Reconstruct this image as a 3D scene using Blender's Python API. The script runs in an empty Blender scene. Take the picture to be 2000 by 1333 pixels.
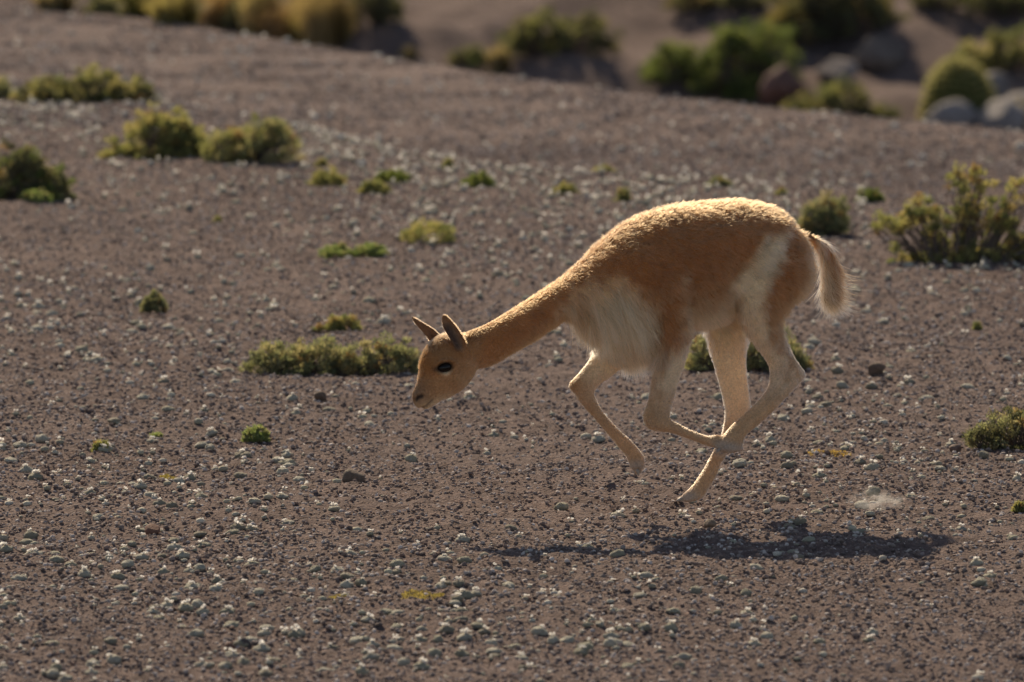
import bpy, math
import numpy as np
from mathutils import Vector

rng = np.random.default_rng(7)
scene = bpy.context.scene
COL = scene.collection

# ------------------------------------------------------------------ camera
F = 400.0 / 36.0 * 2000.0            # focal length in photograph pixels
DIST = 37.0
HCAM = DIST * math.tan(math.radians(5.5))
PITCH = math.radians(5.5) - (1000 - 666.5) / F
CAMP = np.array([0.0, -DIST, HCAM])
cam_d = bpy.data.cameras.new('camera')
cam = bpy.data.objects.new('camera', cam_d)
COL.objects.link(cam)
cam.location = CAMP
cam.rotation_euler = (math.pi / 2 - PITCH, 0, 0)
cam_d.lens = 400
cam_d.sensor_width = 36
cam_d.clip_start = 1.0
cam_d.clip_end = 5000
cam_d.dof.use_dof = True
cam_d.dof.focus_distance = 37.2
cam_d.dof.aperture_fstop = 6.0
scene.camera = cam

# ------------------------------------------------------------------ sky and sun
SUN_V = np.array([0.41, -1.14, -1.0])          # direction the light travels
el = math.atan2(1.0, math.hypot(SUN_V[0], SUN_V[1]))
world = bpy.data.worlds.new('World')
scene.world = world
world.use_nodes = True
wn = world.node_tree
sky = wn.nodes.new('ShaderNodeTexSky')
sky.sky_type = 'NISHITA'
sky.sun_disc = False
sky.sun_elevation = el
sky.sun_rotation = math.atan2(-SUN_V[0], -SUN_V[1])
sky.altitude = 4000
sky.air_density = 0.7
sky.dust_density = 7.0
sky.ozone_density = 0.3
wn.links.new(sky.outputs[0], wn.nodes['Background'].inputs[0])
wn.nodes['Background'].inputs[1].default_value = 0.15
sun_d = bpy.data.lights.new('sun', 'SUN')
sun_d.energy = 4.0
sun_d.angle = math.radians(0.55)
sun_d.color = (1.0, 0.94, 0.87)
sun = bpy.data.objects.new('sun', sun_d)
COL.objects.link(sun)
sun.location = (-10, 30, 30)
sun.rotation_euler = Vector(SUN_V).to_track_quat('-Z', 'Y').to_euler()
vs = scene.view_settings
vs.view_transform = 'Standard'
vs.look = 'None'
vs.exposure = 0.42
vs.gamma = 1.0
vs.use_white_balance = True
vs.white_balance_temperature = 8800
vs.use_curve_mapping = False
scene.cycles.use_denoising = True
scene.cycles.max_bounces = 10
scene.cycles.transparent_max_bounces = 8

# ------------------------------------------------------------------ maths helpers
FWD = np.array([0, math.cos(PITCH), -math.sin(PITCH)])
UPV = np.array([0, math.sin(PITCH), math.cos(PITCH)])


def ray(px, py):
    d = FWD + np.array([1.0, 0, 0]) * (px - 1000) / F + UPV * (666.5 - py) / F
    return d / np.linalg.norm(d)


def project(P):
    v = np.asarray(P) - CAMP
    dep = v @ FWD
    return 1000 + v[..., 0] / dep * F, 666.5 - (v @ UPV) / dep * F


def hash2(ix, iy, s=0):
    h = np.sin(ix * 127.1 + iy * 311.7 + s * 74.7) * 43758.5453
    return h - np.floor(h)


def vnoise(x, y, s=0):
    ix, iy = np.floor(x), np.floor(y)
    fx, fy = x - ix, y - iy
    fx = fx * fx * (3 - 2 * fx)
    fy = fy * fy * (3 - 2 * fy)
    a, b = hash2(ix, iy, s), hash2(ix + 1, iy, s)
    c, d = hash2(ix, iy + 1, s), hash2(ix + 1, iy + 1, s)
    return (a + (b - a) * fx) * (1 - fy) + (c + (d - c) * fx) * fy - 0.5


def hash3(ix, iy, iz, s=0):
    h = np.sin(ix * 127.1 + iy * 311.7 + iz * 191.3 + s * 74.7) * 43758.5453
    return h - np.floor(h)


def vnoise3(p, s=0):
    i = np.floor(p)
    f = p - i
    f = f * f * (3 - 2 * f)
    r = 0
    for dx in (0, 1):
        for dy in (0, 1):
            for dz in (0, 1):
                w = (f[..., 0] if dx else 1 - f[..., 0]) * (f[..., 1] if dy else 1 - f[..., 1]) * (f[..., 2] if dz else 1 - f[..., 2])
                r = r + w * hash3(i[..., 0] + dx, i[..., 1] + dy, i[..., 2] + dz, s)
    return r - 0.5


def sstep(t):
    t = np.clip(t, 0, 1)
    return t * t * (3 - 2 * t)


def plane_hit(px, py, z):
    d = ray(px, py)
    return CAMP + d * ((z - CAMP[2]) / d[2])


R1 = np.array([plane_hit(px, py, 0.0)[:2] for px, py in [(-400, 185), (0, 200), (350, 212), (600, 250), (800, 296), (1000, 322), (1300, 348), (1600, 366), (2000, 392), (2400, 410)]])
R2 = np.array([plane_hit(px, py, -0.30)[:2] for px, py in [(-500, -10), (0, 18), (300, 45), (650, 96), (900, 142), (1200, 180), (1500, 212), (1800, 238), (2000, 256), (2500, 290)]])


def terrain(x, y):
    x = np.asarray(x, float)
    y = np.asarray(y, float)
    z = 0.05 * vnoise(x * 0.45 + 3, y * 0.25, 1) + 0.02 * vnoise(x * 1.7, y * 1.1, 2)
    y1 = np.interp(x, R1[:, 0], R1[:, 1]) + 0.8 * vnoise(x * 1.5, x * 0 + 4.0, 8)
    y2 = np.interp(x, R2[:, 0], R2[:, 1])
    z = z - 0.30 * sstep((y - y1) / 3.0 + 0.12)
    t = np.maximum(y - y2, 0)
    z = z - 0.26 * t * t / (t + 0.5)
    hill = -3.35 + 0.13 * (y - 58) + 0.75 * vnoise(x * 0.42 + 0.35 * y, y * 0.45, 3) + 0.26 * vnoise(x * 1.4, y * 1.3, 4) + 0.13 * vnoise(x * 3.1 + y, y * 2.6, 6)
    hill = np.minimum(hill, 40 + 0.01 * y)
    k = 0.5
    m = np.maximum(z, hill) + k * np.exp(-np.abs(z - hill) / k) * 0.3
    return np.where(y > 30, m, z)


FINE = lambda x, y: 0.016 * vnoise(x * 7, y * 7, 11) + 0.016 * vnoise(x * 17, y * 17, 12) + 0.013 * vnoise(x * 36, y * 36, 13)


def hit(px, py):
    d = ray(px, py)
    ts = np.arange(28.0, 160.0, 0.02)
    p = CAMP + d * ts[:, None]
    below = p[:, 2] < terrain(p[:, 0], p[:, 1])
    i = int(np.argmax(below)) if below.any() else len(ts) - 1
    return p[i]


def far_base(px, py):
    """foot of something on the far hillside: never below the outline of the far brow that hides it"""
    q = np.array([(-500, -10), (0, 18), (300, 45), (650, 96), (900, 142), (1200, 180), (1500, 212), (1800, 238), (2000, 256), (2500, 290)])
    return min(py, float(np.interp(px, q[:, 0], q[:, 1])) - 5)


def scale_at(p):
    return F / float((np.asarray(p) - CAMP) @ FWD)     # photograph pixels per metre


# ------------------------------------------------------------------ mesh / object helpers
def mesh_np(name, v, f, col=None, smooth=True):
    v = np.asarray(v, np.float32)
    f = np.asarray(f, np.int32)
    me = bpy.data.meshes.new(name)
    nf, k = f.shape
    me.vertices.add(len(v))
    me.vertices.foreach_set('co', v.ravel())
    me.loops.add(nf * k)
    me.loops.foreach_set('vertex_index', f.ravel())
    me.polygons.add(nf)
    me.polygons.foreach_set('loop_start', np.arange(0, nf * k, k, dtype=np.int32))
    me.polygons.foreach_set('use_smooth', np.full(nf, smooth))
    me.update(calc_edges=True)
    if col is not None:
        a = me.attributes.new('col', 'FLOAT_COLOR', 'POINT')
        c = np.ones((len(v), 4), np.float32)
        c[:, :3] = col
        a.data.foreach_set('color', c.ravel())
    return me


def obj(name, data, mat=None, parent=None, kind=None, loc=None):
    o = bpy.data.objects.new(name, data)
    COL.objects.link(o)
    if mat is not None and data is not None and len(data.materials) == 0:
        data.materials.append(mat)
    if parent is not None:
        o.parent = parent
    if kind:
        o['kind'] = kind
    if loc is not None:
        o.location = loc
    return o


def tag(o, label, cat, group=None):
    o['label'] = label
    o['category'] = cat
    if group:
        o['group'] = group
    return o


def empty(name, loc):
    e = obj(name, None, loc=loc)
    e.empty_display_size = 0.05
    return e


def icosphere(sub):
    import bmesh
    bm = bmesh.new()
    bmesh.ops.create_icosphere(bm, subdivisions=sub, radius=1.0)
    v = np.array([x.co[:] for x in bm.verts])
    f = np.array([[q.index for q in x.verts] for x in bm.faces])
    bm.free()
    return v, f


ICO = {s: icosphere(s) for s in (1, 2, 3, 4)}


# ------------------------------------------------------------------ materials
def new_mat(name):
    m = bpy.data.materials.new(name)
    m.use_nodes = True
    nt = m.node_tree
    return m, nt, nt.nodes['Principled BSDF']


def node(nt, typ, **kw):
    n = nt.nodes.new(typ)
    for k, v in kw.items():
        if k in n.inputs.keys():
            n.inputs[k].default_value = v
        else:
            setattr(n, k, v)
    return n


def ramp(nt, fac, stops):
    r = nt.nodes.new('ShaderNodeValToRGB')
    e = r.color_ramp.elements
    while len(e) > 1:
        e.remove(e[-1])
    e[0].position, e[0].color = stops[0][0], (*stops[0][1], 1)
    for p, c in stops[1:]:
        x = e.new(p)
        x.color = (*c, 1)
    nt.links.new(fac, r.inputs[0])
    return r


def mix_rgb(nt, typ, fac, a, b):
    m = nt.nodes.new('ShaderNodeMix')
    m.data_type = 'RGBA'
    m.blend_type = typ
    for s, v in ((m.inputs[0], fac), (m.inputs[6], a), (m.inputs[7], b)):
        if isinstance(v, (int, float)):
            s.default_value = v
        elif isinstance(v, tuple):
            s.default_value = (*v, 1)
        else:
            nt.links.new(v, s)
    return m.outputs[2]


def mat_ground():
    m, nt, b = new_mat('dry_gravelly_soil')
    tc = node(nt, 'ShaderNodeNewGeometry')
    pos = tc.outputs['Position']
    def noise(scale, detail=4.0, rough=0.6):
        n = node(nt, 'ShaderNodeTexNoise', Scale=scale, Detail=detail, Roughness=rough)
        nt.links.new(pos, n.inputs['Vector'])
        return n.outputs[0]
    big = ramp(nt, noise(0.7), [(0.3, (0.138, 0.101, 0.092)), (0.7, (0.184, 0.140, 0.129))])
    mid = ramp(nt, noise(14, 6.0, 0.7), [(0.3, (0.62, 0.60, 0.58)), (0.5, (1.0, 1.0, 1.0)), (0.72, (1.3, 1.25, 1.2))])
    c = mix_rgb(nt, 'MULTIPLY', 1.0, big.outputs[0], mid.outputs[0])
    vor = node(nt, 'ShaderNodeTexVoronoi', Scale=110.0)
    nt.links.new(pos, vor.inputs['Vector'])
    grit = ramp(nt, vor.outputs['Color'], [(0.0, (0.75, 0.72, 0.7)), (0.85, (1.1, 1.08, 1.05)), (0.97, (2.0, 1.95, 1.85))])
    c = mix_rgb(nt, 'MULTIPLY', 0.8, c, grit.outputs[0])
    nt.links.new(c, b.inputs['Base Color'])
    b.inputs['Roughness'].default_value = 0.9
    b.inputs['Specular IOR Level'].default_value = 0.08
    h = mix_rgb(nt, 'ADD', 0.7, noise(60, 6.0, 0.75), vor.outputs['Distance'])
    bp = node(nt, 'ShaderNodeBump', Strength=0.9, Distance=0.012)
    nt.links.new(h, bp.inputs['Height'])
    nt.links.new(bp.outputs[0], b.inputs['Normal'])
    return m


def mat_attr(name, rough=0.7, spec=0.3, trans=0.0, bump=0.0, scale=60.0, trans_gain=1.0, random=0.0, inst=False):
    m, nt, b = new_mat(name)
    a = node(nt, 'ShaderNodeAttribute', attribute_name='col', attribute_type='INSTANCER' if inst else 'GEOMETRY')
    col = a.outputs['Color']
    if random:
        oi = node(nt, 'ShaderNodeObjectInfo')
        rr = ramp(nt, oi.outputs['Random'], [(0, (1 - random,) * 3), (1, (1 + random,) * 3)])
        col = mix_rgb(nt, 'MULTIPLY', 1.0, col, rr.outputs[0])
    if bump:
        g = node(nt, 'ShaderNodeTexCoord')
        n = node(nt, 'ShaderNodeTexNoise', Scale=scale, Detail=5.0, Roughness=0.65)
        nt.links.new(g.outputs['Object'], n.inputs['Vector'])
        mo = ramp(nt, n.outputs[0], [(0.25, (0.65, 0.65, 0.65)), (0.75, (1.35, 1.33, 1.3))])
        col = mix_rgb(nt, 'MULTIPLY', 1.0, col, mo.outputs[0])
        bp = node(nt, 'ShaderNodeBump', Strength=bump, Distance=0.01)
        nt.links.new(n.outputs[0], bp.inputs['Height'])
        nt.links.new(bp.outputs[0], b.inputs['Normal'])
    nt.links.new(col, b.inputs['Base Color'])
    b.inputs['Roughness'].default_value = rough
    b.inputs['Specular IOR Level'].default_value = spec
    if trans:
        t = node(nt, 'ShaderNodeBsdfTranslucent')
        tcol = mix_rgb(nt, 'MULTIPLY', 1.0, col, (trans_gain, trans_gain, trans_gain * (0.72 if trans_gain > 1 else 1.0)))
        nt.links.new(tcol, t.inputs[0])
        mx = node(nt, 'ShaderNodeMixShader', Fac=trans)
        nt.links.new(b.outputs[0], mx.inputs[1])
        nt.links.new(t.outputs[0], mx.inputs[2])
        nt.links.new(mx.outputs[0], nt.nodes['Material Output'].inputs[0])
    return m


M_GROUND = mat_ground()
M_STONE = mat_attr('weathered_stone', rough=0.75, spec=0.2, bump=0.5, scale=90)
M_GRIT = mat_attr('loose_grit', rough=0.8, spec=0.12, inst=True)
M_BOULDER = mat_attr('boulder_stone', rough=0.8, spec=0.25, bump=0.9, scale=9)
M_LEAF = mat_attr('shrub_leaf', rough=0.6, spec=0.25, trans=0.48, trans_gain=1.75)
M_GRASS = mat_attr('dry_grass', rough=0.6, spec=0.2, trans=0.5, trans_gain=1.4)
M_BARK = mat_attr('grey_bark', rough=0.85, spec=0.1)
M_CUSHION = mat_attr('grey_green_cushion_leaf', rough=0.75, spec=0.2, bump=0.8, scale=260)
M_FLOWER = mat_attr('white_petal', rough=0.5, spec=0.2, trans=0.55, trans_gain=1.0)
M_YARETA = mat_attr('mossy_cushion', rough=0.85, spec=0.1, bump=0.8, scale=70)

# ------------------------------------------------------------------ ground sheet
xs = np.unique(np.concatenate([np.linspace(-2.6, 2.6, 310), np.linspace(-6.5, 6.5, 100), np.linspace(-16, 16, 64), np.sign(np.linspace(-1, 1, 41)) * np.abs(np.linspace(-1, 1, 41)) ** 3 * 2500]))
ys = np.unique(np.concatenate([np.linspace(-5.5, 24, 1500), np.linspace(-11, -5.5, 90), np.linspace(24, 40, 130), np.linspace(40, 56, 40), np.linspace(56, 74, 140), np.linspace(74, 130, 50), 130 + np.linspace(0, 1, 25) ** 2 * 2500, -11 - np.linspace(0, 1, 20) ** 2 * 300]))
GX, GY = np.meshgrid(xs, ys)
near = sstep((30 - GY) / 6) * sstep((7.0 - np.abs(GX)) / 0.8)
GZ = terrain(GX, GY) + FINE(GX, GY) * near + 0.03 * vnoise(GX * 3, GY * 3, 21) * (1 - near)
nx, ny = len(xs), len(ys)
idx = np.arange(nx * ny).reshape(ny, nx)
quads = np.stack([idx[:-1, :-1], idx[:-1, 1:], idx[1:, 1:], idx[1:, :-1]], -1).reshape(-1, 4)
obj('ground', mesh_np('ground', np.stack([GX, GY, GZ], -1).reshape(-1, 3), quads), M_GROUND, kind='structure')


def ground_z(x, y):
    return terrain(x, y) + np.where((np.asarray(y) < 24) & (np.abs(x) < 6.2), FINE(np.asarray(x), np.asarray(y)), 0)


# ------------------------------------------------------------------ scattering loose stones
def rot_rand(n, tilt=0.5):
    a = rng.uniform(0, 2 * np.pi, n)
    ca, sa = np.cos(a), np.sin(a)
    Rz = np.zeros((n, 3, 3))
    Rz[:, 0, 0] = ca; Rz[:, 0, 1] = -sa; Rz[:, 1, 0] = sa; Rz[:, 1, 1] = ca; Rz[:, 2, 2] = 1
    t = rng.normal(0, tilt, n)
    ct, st = np.cos(t), np.sin(t)
    Rx = np.zeros((n, 3, 3))
    Rx[:, 0, 0] = 1; Rx[:, 1, 1] = ct; Rx[:, 1, 2] = -st; Rx[:, 2, 1] = st; Rx[:, 2, 2] = ct
    return Rx @ Rz if False else np.einsum('nij,njk->nik', Rz, Rx)


def scatter(name, variants, x, y, size, flat, colr, mat, sink=0.2, tilt=0.4):
    n = len(x)
    which = rng.integers(0, len(variants), n)
    V, Fa, C = [], [], []
    base = 0
    for w, (bv, bf) in enumerate(variants):
        s = which == w
        k = int(s.sum())
        if not k:
            continue
        sc = size[s][:, None] * np.stack([np.ones(k), rng.uniform(0.65, 1, k), flat[s]], 1)
        R = rot_rand(k, tilt)
        pts = np.einsum('nij,nvj->nvi', R, bv[None] * sc[:, None, :])
        ctr = np.stack([x[s], y[s], ground_z(x[s], y[s]) + size[s] * flat[s] * (1 - 2 * sink)], 1)
        V.append((pts + ctr[:, None]).reshape(-1, 3))
        Fa.append((bf[None] + (base + np.arange(k) * len(bv))[:, None, None]).reshape(-1, 3))
        C.append(np.repeat(colr[s], len(bv), 0))
        base += k * len(bv)
    return mesh_np(name, np.concatenate(V), np.concatenate(Fa), np.concatenate(C))


def lumpy(sub, amp, freq, seed):
    v, f = ICO[sub]
    n = vnoise3(v * freq + 7.3 * seed, seed) * amp + vnoise3(v * freq * 2.3 + 3.1 * seed, seed + 3) * amp * 0.5
    return v * (1 + n)[:, None], f


def angular(sub, seed):
    v, f = ICO[sub]
    r = np.random.default_rng(seed)
    q = v.copy()
    for _ in range(7):
        d = r.normal(0, 1, 3)
        d /= np.linalg.norm(d)
        h = r.uniform(0.5, 0.85)
        e = np.maximum(q @ d - h, 0)
        q = q - e[:, None] * d
    return q * (1 + 0.12 * vnoise3(v * 4 + seed, seed))[:, None], f


PEBBLE1 = [angular(1, s) for s in range(8)]


def frustum_xy(n, y0, y1, spread=1.25, power=1.0):
    y = y0 + (y1 - y0) * rng.random(n) ** power
    half = (y + DIST) / F * 1000 * spread
    return rng.uniform(-1, 1, n) * half, y


def beyond_xy(n, y0, y1, half_width=6.0):
    """the same ground to both sides of the strip above, strewn more thinly"""
    x = rng.uniform(-half_width, half_width, n)
    y = rng.uniform(y0, y1, n)
    k = (np.abs(x) > (y + DIST) / F * 1000 * 1.2) | (y < -5.1)
    return x[k], y[k]


def stone_cols(n):
    base = np.array([[0.18, 0.135, 0.11], [0.24, 0.195, 0.165], [0.42, 0.37, 0.32], [0.14, 0.11, 0.095], [0.22, 0.15, 0.115]])
    c = np.array((1.06, 1.04, 1.09)) * base[rng.choice(5, n, p=[0.36, 0.30, 0.18, 0.08, 0.08])]
    return c * rng.uniform(0.8, 1.25, (n, 1))


def grit(name, x, y, size, flat, colr, mat, sink=0.25):
    """uncountable grit: a point cloud whose points carry small angular pebbles through geometry nodes"""
    n = len(x)
    me = bpy.data.meshes.new(name)
    me.vertices.add(n)
    z = ground_z(x, y) + size * flat * (1 - 2 * sink)
    me.vertices.foreach_set('co', np.stack([x, y, z], 1).astype(np.float32).ravel())
    a = me.attributes.new('scl', 'FLOAT_VECTOR', 'POINT')
    a.data.foreach_set('vector', (size[:, None] * np.stack([np.ones(n), rng.uniform(0.6, 1, n), flat], 1)).astype(np.float32).ravel())
    a = me.attributes.new('rot', 'FLOAT_VECTOR', 'POINT')
    a.data.foreach_set('vector', np.stack([rng.normal(0, 0.3, n), rng.normal(0, 0.3, n), rng.uniform(0, 6.28, n)], 1).astype(np.float32).ravel())
    a = me.attributes.new('col', 'FLOAT_COLOR', 'POINT')
    a.data.foreach_set('color', np.concatenate([colr, np.ones((n, 1))], 1).astype(np.float32).ravel())
    g = bpy.data.node_groups.new(name, 'GeometryNodeTree')
    g.interface.new_socket('Geometry', in_out='INPUT', socket_type='NodeSocketGeometry')
    g.interface.new_socket('Geometry', in_out='OUTPUT', socket_type='NodeSocketGeometry')
    gi, go = g.nodes.new('NodeGroupInput'), g.nodes.new('NodeGroupOutput')
    jn = g.nodes.new('GeometryNodeJoinGeometry')
    for k in range(4):
        ico = g.nodes.new('GeometryNodeMeshIcoSphere')
        ico.inputs['Subdivisions'].default_value = 1 if k < 2 else 2
        nz = g.nodes.new('ShaderNodeTexNoise')
        nz.noise_dimensions = '4D'
        nz.inputs['W'].default_value = 3.7 * k
        nz.inputs['Scale'].default_value = 1.1
        sb = g.nodes.new('ShaderNodeVectorMath')
        sb.operation = 'SUBTRACT'
        sb.inputs[1].default_value = (0.5, 0.5, 0.5)
        sc_ = g.nodes.new('ShaderNodeVectorMath')
        sc_.operation = 'SCALE'
        sc_.inputs['Scale'].default_value = 1.3
        sp = g.nodes.new('GeometryNodeSetPosition')
        sm_ = g.nodes.new('GeometryNodeSetMaterial')
        sm_.inputs['Material'].default_value = mat
        ti = g.nodes.new('GeometryNodeGeometryToInstance')
        L = g.links.new
        L(nz.outputs['Color'], sb.inputs[0]); L(sb.outputs[0], sc_.inputs[0])
        L(ico.outputs['Mesh'], sp.inputs['Geometry']); L(sc_.outputs[0], sp.inputs['Offset'])
        L(sp.outputs[0], sm_.inputs['Geometry']); L(sm_.outputs[0], ti.inputs[0]); L(ti.outputs[0], jn.inputs[0])
    ip_ = g.nodes.new('GeometryNodeInstanceOnPoints')
    ip_.inputs['Pick Instance'].default_value = True
    def attr(nm):
        q = g.nodes.new('GeometryNodeInputNamedAttribute')
        q.data_type = 'FLOAT_VECTOR'
        q.inputs['Name'].default_value = nm
        return q.outputs[0]
    L(gi.outputs[0], ip_.inputs['Points']); L(jn.outputs[0], ip_.inputs['Instance'])
    L(attr('rot'), ip_.inputs['Rotation']); L(attr('scl'), ip_.inputs['Scale']); L(ip_.outputs[0], go.inputs[0])
    o = obj(name, me, mat, kind='stuff')
    o.modifiers.new('grit', 'NODES').node_group = g
    return o


n = 260000
x, y = frustum_xy(n, -5.2, 23.5, 1.22)
dens = 0.62 + 0.9 * vnoise(x * 1.1, y * 0.7, 31) + 0.8 * vnoise(x * 5, y * 4, 32)
k = rng.random(n) < np.clip(dens + 0.3, 0.2, 1)
x, y = x[k], y[k]
x2, y2 = beyond_xy(230000, -10, 23.5)
x, y = np.concatenate([x, x2]), np.concatenate([y, y2])
n = len(x)
grit('gravel', x, y, 0.0028 + 0.0075 * rng.random(n) ** 2.6, rng.uniform(0.45, 0.85, n), stone_cols(n), M_GRIT)

n = 60000
x, y = frustum_xy(n, 20.0, 38.5, 1.18)
x2, y2 = beyond_xy(70000, 20.0, 38.5, 7.0)
x, y = np.concatenate([x, x2]), np.concatenate([y, y2])
n = len(x)
grit('distant_gravel', x, y, 0.0045 + 0.011 * rng.random(n) ** 2.6, rng.uniform(0.45, 0.85, n), stone_cols(n), M_GRIT)

# ------------------------------------------------------------------ small cushion plants with white flowers
CUSH = []
for s in range(6):
    v, f = lumpy(3, 0.36, 2.4, s + 1)
    CUSH.append((v * (1 + 0.22 * np.abs(vnoise3(v * 5.5 + s, s + 50)) + 0.16 * vnoise3(v * 9 + s, s + 51))[:, None], f))
CUSH_LOW = [lumpy(1, 0.3, 2.0, s + 11) for s in range(6)]


def petals(seed, heads, npet):
    r = np.random.default_rng(seed)
    V = []
    for h in range(heads):
        c = np.array([r.uniform(-0.6, 0.6), r.uniform(-0.6, 0.6), r.uniform(-0.1, 0.2)]) * (heads > 1)
        R = r.uniform(0.5, 0.8) if heads > 1 else 1.0
        for k in range(npet):
            a = 2 * np.pi * (k + r.uniform(-0.2, 0.2)) / npet
            t = r.uniform(0.35, 1.25)
            d = np.array([np.cos(a) * np.cos(t), np.sin(a) * np.cos(t), np.sin(t)])
            sd = np.array([-np.sin(a), np.cos(a), 0]) * 0.52 * R
            V += [c, c + d * R * 0.6 + sd, c + d * R, c + d * R * 0.6 - sd]
    V = np.array(V)
    return V, np.arange(len(V)).reshape(-1, 4)


FLOW = [petals(s, 4, 7) for s in range(6)]


def cushion_cols(n):
    c = np.array([[0.42, 0.395, 0.30], [0.50, 0.47, 0.38], [0.36, 0.325, 0.25], [0.58, 0.54, 0.46]])[rng.choice(4, n, p=[0.4, 0.3, 0.2, 0.1])]
    return c * rng.uniform(0.85, 1.2, (n, 1))


n = 6600
x, y = frustum_xy(n, -5.0, 22.5, 1.2)
d = 0.62 + 1.5 * vnoise(x * 0.8 + 5, y * 0.26, 41) + 0.7 * vnoise(x * 3, y * 1.1, 42)
k = rng.random(n) < np.clip(d, 0.12, 1)
x, y = x[k], y[k]
x2, y2 = beyond_xy(3600, -9, 22.5)
x, y = np.concatenate([x, x2]), np.concatenate([y, y2])
# a denser band along the brow of the near slope
nb = 1700
bx = rng.uniform(-3.4, 3.4, nb)
by = np.interp(bx, R1[:, 0], R1[:, 1]) + 0.4 - rng.gamma(1.7, 1.25, nb) + 0.8 * vnoise(bx * 3, bx * 0 + 2.5, 44)
x, y = np.concatenate([x, bx]), np.concatenate([y, by])
n = len(x)
size = 0.008 + 0.017 * rng.random(n) ** 1.7
size[-nb:] = 0.009 + 0.016 * rng.random(nb) ** 1.5
ppx, ppy = project(np.stack([x, y, terrain(x, y)], 1))
flowered = rng.random(n) < 0.52
flowered[-nb:] = rng.random(nb) < 0.8
inview = (ppx > 5) & (ppx < 1995) & (ppy > 30) & (ppy < 1328)
clear = np.ones(n, bool)
for (x0, x1, y0, y1) in [(480, 815, 640, 735), (1250, 1560, 640, 730), (1700, 2000, 320, 515), (1885, 2000, 790, 890), (195, 585, 205, 318), (0, 140, 280, 390), (1560, 1665, 370, 465)]:
    clear &= ~((ppx > x0) & (ppx < x1) & (ppy > y0) & (ppy < y1))
x, y, size, flowered, inview = x[clear], y[clear], size[clear], flowered[clear], inview[clear]
n = len(x)
score = np.where(inview, size / (y + DIST), 0)
order = np.argsort(-score)
big, rest = order[:300], order[300:]
flat_all = rng.uniform(0.42, 0.7, n)
cc = cushion_cols(n)
cush_me = []
for i, (v, f) in enumerate(CUSH):
    c = cushion_cols(1)
    cush_me.append(mesh_np('cushion_plant', v, f, np.repeat(c, len(v), 0)))
    cush_me[-1].materials.append(M_CUSHION)
flow_me = []
for v, f in FLOW:
    flow_me.append(mesh_np('flower', v, f, np.full((len(v), 3), (0.80, 0.78, 0.74)), smooth=False))
    flow_me[-1].materials.append(M_FLOWER)
for i in big:
    s = float(size[i])
    fl = float(flat_all[i])
    gz = float(ground_z(x[i], y[i]))
    o = obj('cushion_plant', cush_me[rng.integers(6)], loc=(x[i], y[i], gz + s * fl * 0.55))
    o.scale = (s, s * rng.uniform(0.7, 1.0), s * fl)
    o.rotation_euler = (rng.normal(0, 0.12), rng.normal(0, 0.12), rng.uniform(0, 6.28))
    if flowered[i]:
        tag(o, 'tiny grey-green cushion plant topped with white flowers, rooted in the gravel', 'cushion plant', 'flowering cushion plants on the gravel')
        c = obj('flower', flow_me[rng.integers(6)], parent=o, loc=(rng.uniform(-0.45, 0.45), rng.uniform(-0.35, 0.2), 1.0))
        w = rng.uniform(0.38, 0.75)
        c.scale = (w, w, w * 1.25 / fl)
        c.rotation_euler = (0, 0, rng.uniform(0, 6.28))
    else:
        tag(o, 'tiny bare grey-green cushion plant without flowers, rooted in the gravel', 'cushion plant', 'bare cushion plants on the gravel')
obj('small_cushion_plants', scatter('small_cushion_plants', CUSH_LOW, x[rest], y[rest], size[rest], flat_all[rest], cc[rest], M_CUSHION, sink=0.22, tilt=0.1), M_CUSHION, kind='stuff')
fr = rest[flowered[rest]]
m_ = len(fr)
FL_LOW = [petals(s + 31, 2, 6) for s in range(6)]
V, Fa, b0 = [], [], 0
for i in fr:
    v, f = FL_LOW[rng.integers(6)]
    w = size[i] * rng.uniform(0.42, 0.85)
    p = v * (w, w, w * 1.1) + (x[i] + rng.normal(0, size[i] * 0.3), y[i] + rng.normal(0, size[i] * 0.3), float(ground_z(x[i], y[i])) + size[i] * flat_all[i] * 1.62)
    V.append(p); Fa.append(f + b0); b0 += len(v)
V = np.concatenate(V)
obj('small_white_flowers', mesh_np('small_white_flowers', V, np.concatenate(Fa), np.full((len(V), 3), (0.80, 0.78, 0.74)), smooth=False), M_FLOWER, kind='stuff')
# pale cushions out on the farther shelf
n = 900
x, y = frustum_xy(n, 17, 38, 1.2)
V, Fa, b0 = [], [], 0
for xx, yy in zip(x, y):
    v, f = FL_LOW[rng.integers(6)]
    w = 0.006 + 0.018 * rng.random() ** 2.2
    V.append(v * w + (xx, yy, float(terrain(xx, yy)) + 0.012)); Fa.append(f + b0); b0 += len(v)
V = np.concatenate(V)
obj('distant_white_flowers', mesh_np('distant_white_flowers', V, np.concatenate(Fa), np.full((len(V), 3), (0.80, 0.78, 0.74)), smooth=False), M_FLOWER, kind='stuff')
obj('pale_cushion_plants', scatter('pale_cushion_plants', CUSH_LOW, x, y, 0.011 + 0.018 * rng.random(n) ** 2, rng.uniform(0.5, 0.8, n), np.full((n, 3), (0.62, 0.59, 0.52)) * rng.uniform(0.7, 1.15, (n, 1)), M_CUSHION, tilt=0.1), M_CUSHION, kind='stuff')

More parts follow.
